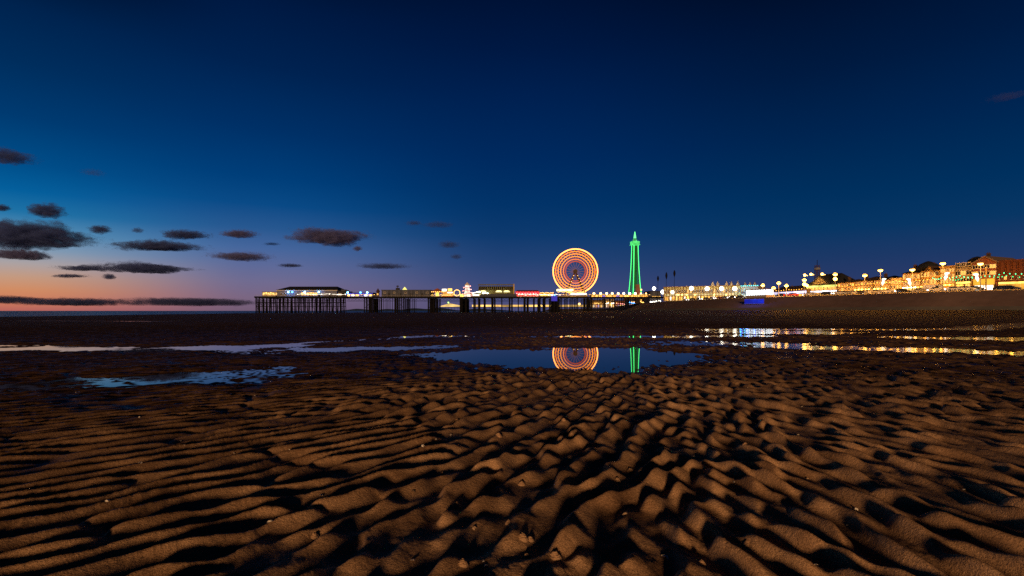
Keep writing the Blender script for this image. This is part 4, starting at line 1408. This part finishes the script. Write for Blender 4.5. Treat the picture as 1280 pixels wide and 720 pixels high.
garland('string_lights', 'amber string of bulbs slung between the lamps from the white arcades to the gabled pub', [(13, 955, 361.5), (13, 967, 362), (13, 983, 361), (13, 1005.5, 359.5), (13, 1044, 356.5)], em('amber_bulb', (1, .42, .04), 5, True), .5)
garland('string_lights', 'amber string of bulbs slung between the lamps along the terrace of hotels', [(13, 1046, 356), (13, 1063, 354.5), (13, 1081, 353), (13, 1100.5, 351), (13, 1120, 350), (13, 1140.5, 348.5), (13, 1164, 347.5)], bpy.data.materials['amber_bulb'], .5)

# tall sculptures: poles with leaf shaped heads
for x, y0, y1, lab in ((822, 344.5, 352, 'shortest of the three poles with a dark leaf shaped head, near the pier entrance'), (832.5, 340, 349.5, 'middle one of the three dark leaf headed poles'), (842.5, 337.5, 346.5, 'tallest of the three dark leaf headed poles above the yellow parade')):
    p = at_line(9, x); z0 = 6.8
    t = thing('leaf_sculpture', lab, 'sculpture', (p.x, p.y, z0), 0, 'leaf headed poles by the pier entrance')
    zb_, zt_ = zat(p, y1) - z0, zat(p, y0) - z0
    b = MB(); b.bar((0, 0, 0), (.25, 0, zb_ + .4), .16, 6, .09); b.build('pole', IRON, t)
    b = MB(); b.lathe([(.1, zb_), (.55, zb_ + (zt_ - zb_) * .3), (.72, zb_ + (zt_ - zb_) * .55), (.45, zb_ + (zt_ - zb_) * .82), (.06, zt_)], (.25, 0, 0), 10); b.build('head', IRON, t, True)

# ================================================================ cars
def car_parts(lights):
    t = thing('car', '', 'car')
    b = MB()
    prof = [(-2.15, .35), (2.15, .35), (2.2, .62), (2.05, .85), (1.05, .98), (.45, 1.42), (-1.15, 1.46), (-1.75, 1.02), (-2.15, .92), (-2.2, .6)]
    b.prism(prof, -.85, .85); body = b.build('body', pm('car_paint', (.06, .06, .07), .3, .1, .5), t)
    g = MB(); g.prism([(.95, 1.0), (.42, 1.36), (-1.1, 1.40), (-1.6, 1.02)], -.865, .865); g.build('side_window', DARKG, t)
    for sx in (-1.35, 1.35):
        for sy in (-.78, .78):
            w = MB(); n = 12
            w.prism([(sx + .33 * math.cos(2 * math.pi * k / n), .33 + .33 * math.sin(2 * math.pi * k / n)) for k in range(n)], sy - .11, sy + .11)
            wo_ = w.build('wheel', TYRE, t)
            r = MB(); s_ = 1 if sy > 0 else -1
            r.prism([(sx + .19 * math.cos(2 * math.pi * k / n), .33 + .19 * math.sin(2 * math.pi * k / n)) for k in range(n)], sy + s_ * .10 - .03, sy + s_ * .10 + .03); r.build('rim', STEEL, wo_)
    for sy in (-.6, .6):
        w = MB(); w.box(2.1, 2.24, sy - .2, sy + .2, .58, .80); w.build('headlight', E_HEAD if lights else STEEL, t)
        w = MB(); w.box(-2.23, -2.1, sy - .2, sy + .2, .62, .82); w.build('tail_light', E_TAIL if lights else pm('red_lens', (.2, .01, .01), .3, .1, 2), t)
    return t


proto = {True: car_parts(True), False: car_parts(False)}
used = {True: False, False: False}
PAINT = {'black': (.01, .01, .012), 'white': (.55, .55, .55), 'silver': (.28, .28, .29), 'dark blue': (.01, .02, .07), 'red': (.25, .02, .02), 'dark grey': (.05, .05, .055)}
PM = {k: pm('paint_' + k.replace(' ', '_'), c, .3, .08, .5) for k, c in PAINT.items()}
CARS = [  # column, offset, lights on, facing the camera, colour, where
    (850, 15, 1, 1, 'black', 'below the left end of the yellow parade'), (858, 15, 1, 1, 'silver', 'second in the row under the yellow parade'), (866, 15, 0, 1, 'dark grey', 'parked under the first parade floodlight'),
    (874, 15, 1, 1, 'dark blue', 'between the first two parade floodlights'), (883, 15, 0, 1, 'black', 'parked under the second parade floodlight'), (891, 15, 1, 1, 'white', 'left of the third parade floodlight'),
    (900, 15, 0, 1, 'red', 'parked under the third parade floodlight'), (908, 15, 1, 1, 'silver', 'right of the third parade floodlight'), (917, 15, 1, 1, 'dark grey', 'under the fourth parade floodlight'),
    (926, 15, 0, 1, 'dark blue', 'parked where the yellow parade meets the blue hall'),
    (976, 17, 1, 0, 'black', 'driving past the left half of the white arcades'), (990, 17, 1, 0, 'red', 'driving past the right half of the white arcades'),
    (1014, 16, 0, 1, 'silver', 'parked before the left corner of the gabled pub'), (1034, 16, 1, 1, 'black', 'before the right half of the gabled pub'),
    (1052, 15, 1, 1, 'white', 'first of the queue right of the gabled pub'), (1060, 15, 1, 1, 'silver', 'second of the queue right of the gabled pub'), (1069, 15, 1, 1, 'white', 'third of the queue, before the amber hotel'),
    (1078, 15, 1, 1, 'dark grey', 'just left of the lamp before the amber hotel'), (1088, 15, 1, 1, 'white', 'right of the lamp before the amber hotel'), (1099, 15, 1, 1, 'silver', 'below the white flame ornament'),
    (1112, 15, 1, 1, 'white', 'last of the queue, before the pale rendered hotel'), (1128, 16, 0, 1, 'black', 'parked left of the domed hotel'), (1152, 17, 1, 1, 'silver', 'before the ochre gabled hotel'),
    (1173, 15, 1, 1, 'white', 'at the foot of the lamp before the cream hotel'), (1196, 15, 0, 1, 'white', 'parked before the left edge of the mansard house'), (1208, 15, 0, 1, 'white', 'parked before the right edge of the mansard house'),
    (1219, 17, 1, 1, 'dark grey', 'before the brick gable house left of its lamp'), (1255, 20, 0, 1, 'black', 'parked before the left part of the brick hall'), (1262, 20, 0, 1, 'dark blue', 'parked right of a black one before the brick hall')]
for x, off, li, face, colr, where in CARS:
    p, q = at_line(off, x), at_line(off, x + 2)
    d = (q - p).normalized()
    if d.y > 0: d = -d                     # along the road towards the camera
    if not face: d = -d
    li = bool(li)
    t = copy_tree(proto[li]) if used[li] else proto[li]
    used[li] = True
    t.location = (p.x, p.y, ROAD_Z); t.rotation_euler = (0, 0, math.atan2(d.y, d.x))
    tag(t, '%s car %s%s' % (colr, where, ' with its headlights on' if li else ''), 'car', 'cars on the seafront road')
    for ch in t.children:
        if ch.name.startswith('body'):
            ch.material_slots[0].link = 'OBJECT'; ch.material_slots[0].material = PM[colr]

# white van
p, q = at_line(18, 1168), at_line(18, 1170)
d = (q - p).normalized()
t = thing('van', 'tall white van with lit headlamps behind the white car before the cream hotel', 'van', (p.x, p.y, ROAD_Z), math.atan2(-d.y, -d.x) if d.y > 0 else math.atan2(d.y, d.x))
b = MB(); b.prism([(-2.6, .4), (2.5, .4), (2.6, .95), (2.3, 1.25), (1.7, 2.2), (1.4, 2.35), (-2.6, 2.35)], -.95, .95); b.build('body', PM['white'], t)
b = MB(); b.prism([(2.15, 1.3), (1.68, 2.05), (1.0, 2.05), (1.0, 1.3)], -.97, .97); b.build('side_window', DARKG, t)
for sx in (-1.7, 1.7):
    for sy in (-.85, .85):
        w = MB(); w.prism([(sx + .36 * math.cos(math.pi * k / 6), .36 + .36 * math.sin(math.pi * k / 6)) for k in range(12)], sy - .12, sy + .12); w.build('wheel', TYRE, t)
for sy in (-.65, .65):
    w = MB(); w.box(2.5, 2.66, sy - .2, sy + .2, .8, 1.05); w.build('headlight', E_HEAD, t)

# ================================================================ far shore: buildings beyond the pier and the other pier
FAR = [(738, 756, 375.5, 620, 'far seafront block seen under the pier, left of the bright white front', .8), (757, 768, 374, 600, 'far bright white fronted block seen under the pier', 1), (769, 785, 376, 640, 'far red brick block under the pier left of the green tower', .7),
       (786, 799, 374.5, 560, 'far violet tinted block under the pier below the green tower', .6), (800, 812, 371, 520, 'far block with small lit windows right of the green tower', .7), (812, 826, 364.5, 470, 'far grey block with white lamps left of the leaf headed poles', 1)]
E_FAR = [em('far_shop_amber', (1, .55, .14), 1.8, False, .8, .15), em('far_shop_white', (1, .8, .55), 2.4, False, .7, .15), em('far_shop_red', (1, .4, .22), 1.2, False, .8, .15), em('far_shop_violet', (.5, .42, .9), .9, False, .8, .15)]
for i, (x1, x2, yt, Y, lab, s) in enumerate(FAR):
    A, C = W(x1, HZ, Y), W(x2, HZ, Y)
    B = Bld('far_block', lab, 'building', A, C, GZ - 2, 20, [STONE, WHITER, BRICK, GREYP, STONE, GREYP][i], 'blocks on the far shore')
    h = CAM_H + (HZ - yt) / F * Y - GZ + 2
    B.walls(h); B.flat(h, SLATE, .3, .6)
    nsh = 6
    for k in range(nsh):
        x0 = -B.w / 2 + .4 + k * (B.w - .8) / nsh; B.shop(x0, x0 + (B.w - .8) / nsh * .8, .6, 3.4, E_FAR[[0, 1, 2, 3, 0, 1][(i + k) % 6]])
    B.windows(5, (h * .58,), 1.5, min(1.6, h * .2), .5, frame=False)
    B.bulbs([(-B.w / 2 + (k + .5) * B.w / 8, -1.0, 4.4 + 1.2 * rng.random()) for k in range(8)], [E_BULB, E_BULBW, E_PINK, E_BLUE, E_BULB, E_BULBW][i], .55)
for x, y, Y, lab in ((817.5, 361.5, 440, 'white lamp on a short post left of the yellow parade'), (828.5, 366, 380, 'bluish white lamp on a short post at the left end of the yellow parade'), (763, 381, 520, 'dazzling warm lamp seen beneath the pier deck')):
    p = W(x, y, Y)
    t = thing('seafront_lamp', lab, 'lamp', (p.x, p.y, 5.0))
    b = MB(); b.bar((0, 0, 0), (0, 0, p.z - 5.0), .12, 6); b.build('pole', STEEL, t)
    b = MB(); b.ball((0, 0, p.z - 5.0 + .6), 1.5, 10); b.build('globe', E_WHITE if y < 370 else E_BULB, t)

NY = 1450.0
fp = thing('distant_pier', 'distant second pier with a strip of yellow lights seen beneath the near pier', 'pier', W(645, HZ, NY))
ox = fp.location.x; oz = fp.location.z
def N(x, y): return ((x - 640) / F * NY - ox, CAM_H + (HZ - y) / F * NY - oz)
X0, X1 = N(548, 0)[0], N(742, 0)[0]
b = MB(); b.box(X0, X1, 0, 22, N(0, 383.6)[1] - 1.2, N(0, 383.6)[1]); b.build('deck', IRON, fp)
b = MB(); k = X0 + 1
while k < X1:
    b.bar((k, 1, -8), (k, 1, N(0, 383.8)[1]), .5); k += 9
b.build('piles', IRON, fp)['kind'] = 'stuff'
E_STRIP = em('pier_light_strip', (1, .58, .14), 1.1, False, .9, .03)
b = MB(); b.box(N(590, 0)[0], X1, 2, 8, N(0, 383.4)[1], N(0, 381.0)[1]); b.build('lit_gallery', E_STRIP, fp)
b = MB(); b.add([], [])
xa, xb = N(549, 0)[0], N(574, 0)[0]
b.prism([(xa, N(0, 383.4)[1]), (xb, N(0, 383.4)[1]), (xb, N(0, 381.5)[1]), ((xa + xb) / 2, N(0, 379.2)[1]), (xa + 6, N(0, 382)[1])], 3, 16); b.build('pavilion', em('far_pavilion_glow', (1, .65, .2), .8, False, .7, .05), fp)
b = MB(); b.ball((N(560.5, 0)[0], 0, N(0, 378.2)[1]), 2.0); b.build('dome_light', em('lime_light', (.5, 1, .2), 3), fp)
# ================================================================ clouds
def cloud_material(name, tau, col, depth, sx, sz, seed):
    m = bpy.data.materials.new(name)
    m.use_nodes = True
    nt = m.node_tree
    nt.nodes.clear()
    L = nt.links.new
    v = nt.nodes.new('ShaderNodeVolumePrincipled')
    v.inputs['Color'].default_value = (*col, 1)
    v.inputs['Anisotropy'].default_value = 0.0
    tc = nt.nodes.new('ShaderNodeTexCoord')
    mp = nt.nodes.new('ShaderNodeMapping')
    k = 1.0 / max(sz, sx * .22)
    mp.inputs['Scale'].default_value = (k * .8, k * .8, k * 1.5)
    mp.inputs['Location'].default_value = (seed * 3.7, seed * 1.3, 0)
    L(tc.outputs['Object'], mp.inputs['Vector'])
    nz = nt.nodes.new('ShaderNodeTexNoise')
    nz.inputs['Scale'].default_value = 2.1; nz.inputs['Detail'].default_value = 6; nz.inputs['Roughness'].default_value = .68
    L(mp.outputs[0], nz.inputs['Vector'])
    # thin out towards the rim of the vapour
    sc = nt.nodes.new('ShaderNodeMapping'); sc.inputs['Scale'].default_value = (1 / (sx * .98), 1 / (sx * .72), 1 / (sz * .95))
    L(tc.outputs['Object'], sc.inputs['Vector'])
    ln = nt.nodes.new('ShaderNodeVectorMath'); ln.operation = 'LENGTH'
    L(sc.outputs[0], ln.inputs[0])
    a = nt.nodes.new('ShaderNodeMath'); a.operation = 'MULTIPLY_ADD'; a.inputs[1].default_value = -.36; a.inputs[2].default_value = -.18
    L(ln.outputs['Value'], a.inputs[0])
    b = nt.nodes.new('ShaderNodeMath'); b.operation = 'ADD'
    L(nz.outputs[0], b.inputs[0]); L(a.outputs[0], b.inputs[1])
    c = nt.nodes.new('ShaderNodeMapRange'); c.inputs['From Min'].default_value = 0.0; c.inputs['From Max'].default_value = .36
    c.inputs['To Max'].default_value = tau / depth * 1.7
    L(b.outputs[0], c.inputs[0]); L(c.outputs[0], v.inputs['Density'])
    o = nt.nodes.new('ShaderNodeOutputMaterial')
    L(v.outputs[0], o.inputs['Volume'])
    try:
        m.cycles.volume_step_rate = 0.6
    except Exception:
        pass
    return m


def cloud(x, y, w, h, label, tau=5.0, seed=0, tilt=0.0, D=6000.0, ragged=1.0, col=(.16, .15, .22), lobes=None):
    c = W(x, y, D)
    sx, sz = w / 2 / F * D, h / 2 / F * D
    r = random.Random(seed * 77 + 5)
    lobes = lobes or [(r.uniform(-.62, .62), r.uniform(-.25, .25), r.uniform(.36, .6), r.uniform(.45, .9)) for _ in range(6)] + [(0, 0, .62, .75)]
    import bmesh
    bm = bmesh.new()
    bmesh.ops.create_icosphere(bm, subdivisions=5, radius=1.0)
    for v in bm.verts:
        d = v.co.normalized()
        best = 0.12
        for cx, cz, rx, rz in lobes:
            # exit distance of the ray from the centre through one lobe (x and z in cloud units)
            A = (d.x / rx) ** 2 + (d.y / .7) ** 2 + (d.z / rz) ** 2
            Bq = -2 * (d.x * cx / rx ** 2 + d.z * cz / rz ** 2)
            Cq = (cx / rx) ** 2 + (cz / rz) ** 2 - 1
            disc = Bq * Bq - 4 * A * Cq
            if disc > 0:
                t = (-Bq + math.sqrt(disc)) / (2 * A)
                best = max(best, t)
        p = d * best
        q = Vector((p.x * sx, p.y * sx, p.z * sz)) / max(sz, 1) * .9 + Vector((seed * 13.7, 0, 0))
        f = mnoise.fractal(q * 1.1, 0.9, 2.1, 6)
        p *= 1 + .30 * ragged * f
        if p.z < 0: p.z *= .72
        p *= 1.15
        v.co = (p.x * sx, p.y * sx * .7, p.z * sz + p.x * sx * tilt)
    me = bpy.data.meshes.new('cloud')
    bm.to_mesh(me); bm.free()
    me.materials.append(cloud_material('cloud_vapour', tau, col, sx * .9, sx, sz, seed))
    o = bpy.data.objects.new('cloud', me)
    o.location = c
    put(o)
    tag(o, label, 'cloud', 'clouds over the sea')


CL = [
    (34, 296, 165, 46, 'largest dark purple cloud, low at the left edge', 9, 0),
    (26, 319, 86, 17, 'flat plum coloured cloud tucked under the largest cloud', 7, 0),
    (57, 264, 50, 24, 'small dark blue cloud above the largest cloud', 5, 0),
    (2, 260, 26, 11, 'tiny dark cloud cut by the left edge above the largest cloud', 4, 0),
    (125, 287, 28, 14, 'tiny round cloud just right of the largest cloud', 4, .02),
    (172, 288, 18, 9, 'faint speck of cloud left of the pair of long clouds', 1.6, 0),
    (198, 309, 112, 19, 'long flat dark cloud, lower one of the pair', 8, 0),
    (230, 294, 66, 14, 'long dark cloud, upper one of the pair', 6, 0),
    (298, 293, 52, 13, 'lone dark cloud right of the long pair', 5, 0),
    (300, 321, 80, 14, 'reddish brown flat cloud below the lone dark cloud', 5, -.03),
    (108, 336, 74, 13, 'ragged cloud left of the dark wedge over the sunset', 5, 0),
    (184, 336, 118, 20, 'dark wedge shaped cloud above the sunset glow', 8, 0),
    (86, 345, 50, 6, 'thin sliver of cloud under the ragged one', 4, .05),
    (137, 346, 18, 10, 'small torn scrap of cloud hanging below the ragged one', 4, 0),
    (412, 297, 108, 27, 'big dusky pink cloud high above the pier', 8, 0),
    (447, 311, 14, 9, 'tiny pink scrap below the big cloud over the pier', 3, 0),
    (478, 333, 78, 9, 'thin mauve cloud low above the middle of the pier', 3, 0),
    (364, 332, 36, 6, 'short thin cloud above the pier pavilion', 3.5, 0),
    (340, 305, 24, 5, 'faint pinkish wisp left of the big cloud', 1.5, 0),
    (518, 279, 26, 8, 'faint rosy wisp, left one of two high over the pier', 1.3, 0),
    (548, 281, 48, 10, 'faint rosy wisp, right one of two high over the pier', 1.2, 0),
    (561, 306, 32, 12, 'dim violet patch of cloud over the pier theatre', 1.5, 0),
    (570, 321, 18, 9, 'small dim violet scrap right of the patch over the theatre', 1.3, 0),
    (8, 196, 70, 26, 'high dark blue cloud at the left edge, well above the others', 3.2, -.16),
    (116, 216, 34, 12, 'very faint high smudge of cloud on the left', .5, -.1),
    (1262, 121, 64, 9, 'faint grey streak of cloud high at the right edge', .9, .18),
]
LOBES = {0: [(-.55, .1, .5, .75), (.12, .25, .42, .6), (.55, -.15, .42, .45), (-.1, -.2, .6, .55)], 11: [(-.3, .2, .45, .75), (.1, -.1, .5, .6), (.6, 0, .42, .2), (-.75, -.3, .2, .2)],
         14: [(-.35, .15, .42, .8), (.08, -.1, .5, .8), (.62, .25, .42, .3), (-.78, -.15, .25, .25)], 6: [(-.5, .1, .5, .5), (.1, .2, .5, .7), (.6, .05, .45, .4), (-.8, -.2, .2, .3)],
         10: [(-.7, .2, .3, .5), (-.2, .0, .35, .4), (.3, .25, .4, .6), (.8, -.4, .25, .8)]}
WARMC = {8: 1, 9: 1, 14: 1, 15: 1, 1: 1}
for i, (x, y, w, h, lab, tau, tilt) in enumerate(CL):
    cloud(x, y, w, h, lab, tau, i + 1, tilt, 6000 + 60 * i, 1.25 if h < 16 else 1.0, (.22, .24, .52) if i in WARMC else (.12, .18, .48), LOBES.get(i))
cloud(238, 378, 190, 14, 'long dark cloud bank along the horizon, its right part', 6, 41, -.008, 15000, 1.1, (.10, .14, .36),
      [(-.7, -.1, .3, .8), (-.35, .1, .4, .9), (0, 0, .5, .8), (.4, -.05, .45, .7), (.75, -.15, .3, .5)])
cloud(92, 378, 150, 13, 'long dark cloud bank along the horizon, its middle part', 6, 42, .0, 15400, 1.1, (.10, .14, .36),
      [(-.7, -.2, .3, .6), (-.35, .1, .4, .8), (0, .1, .5, .9), (.4, .05, .45, .9), (.75, -.1, .3, .7)])
cloud(8, 375, 110, 12, 'humped left end of the horizon cloud bank', 6, 43, -.03, 15800, 1.1, (.10, .14, .36))

# ================================================================ small things on the sand
def sand_height(x, y):
    return float(_near(x, y))


# heights are read back from the sand mesh itself
_me = bpy.data.objects['sand'].data
_co = np.empty(len(_me.vertices) * 3, dtype=np.float32); _me.vertices.foreach_get('co', _co)
_co = _co.reshape(len(sand_rows), len(sand_th), 3)


def _near(x, y):
    d, g = math.hypot(x, y), math.atan2(x, y)
    i = int(np.clip(np.searchsorted(sand_rows, d), 1, len(sand_rows) - 1)); j = int(np.clip(np.searchsorted(sand_th, g), 1, len(sand_th) - 1))
    return _co[i - 1:i + 1, j - 1:j + 1, 2].mean()


SHELL = pm('shell_white', (.62, .56, .48), .5, .2, 30)
SHELLB = pm('shell_brown', (.35, .24, .15), .6, .3, 30)


def shell_mesh(s, seed):
    r = random.Random(seed)
    b = MB(); n = 9; vs = [(0, -s * .5, s * .10)]; fs = []
    for k in range(n):
        g = R(-70 + 140 * k / (n - 1)); vs.append((s * .62 * math.sin(g), -s * .5 + s * math.cos(g) * r.uniform(.9, 1.05), s * .02))
    for k in range(n):
        g = R(-60 + 120 * k / (n - 1)); vs.append((s * .36 * math.sin(g), -s * .35 + s * .62 * math.cos(g), s * .24 + (s * .03 if k % 2 else 0)))
    for k in range(1, n):
        fs.append((k, k + 1, n + k + 1, n + k)); fs.append((0, n + k, n + k + 1))
    vs += [(x, y, z - s * .05) for x, y, z in vs]
    m_ = 2 * n + 1
    fs += [tuple(i + m_ for i in reversed(f)) for f in fs]
    b.add(vs, fs)
    return b.mesh('shell', SHELL if seed % 3 else SHELLB)


SM = [shell_mesh(.022 + .006 * k, k + 1) for k in range(4)]
rs = random.Random(31)
for k in range(72):
    v = rs.uniform(95, 345); u = rs.uniform(-640, 640)
    Y = CAM_H * F / v; X = u / F * Y
    o = bpy.data.objects.new('shell', SM[k % 4])
    put(o); o.location = (X, Y, _near(X, Y) + .003)
    s = rs.uniform(.4, 1.0)
    o.scale = (s, s, s); o.rotation_euler = (rs.uniform(-.5, .5), rs.uniform(-.5, .5), rs.uniform(0, 6.28))
    tag(o, 'tiny pale broken shell lying on the rippled sand in the foreground', 'shell', 'broken shells on the sand')


def cast_mesh(seed):
    r = random.Random(seed); b = MB(); pts = []; a = r.uniform(0, 6)
    for k in range(58):
        f = k / 58; a += r.uniform(.25, .75); rad = .026 * (1 - f * .75) * r.uniform(.7, 1.2)
        pts.append((rad * math.cos(a), rad * math.sin(a), .002 + .022 * f))
    b.path(pts, .0042, 6)
    b.lathe([(.040, -.012), (.030, .004), (.012, .012), (.003, .016)], n=12)
    return b.mesh('worm_cast', CASTM)


CASTM = pm('cast_sand', (.34, .21, .12), .85, .3, 40, bump=.4)
CM = [cast_mesh(k + 3) for k in range(4)]
for k in range(30):
    v = rs.uniform(130, 340); u = rs.gauss(-60, 260)
    Y = CAM_H * F / v; X = u / F * Y
    o = bpy.data.objects.new('worm_cast', CM[k % 4])
    put(o); o.location = (X, Y, _near(X, Y)); s = rs.uniform(.5, .95); o.scale = (s, s, s); o.rotation_euler = (0, 0, rs.uniform(0, 6.28))
    tag(o, 'little coiled heap of sand left by a worm among the ripples', 'worm cast', 'worm casts on the sand')
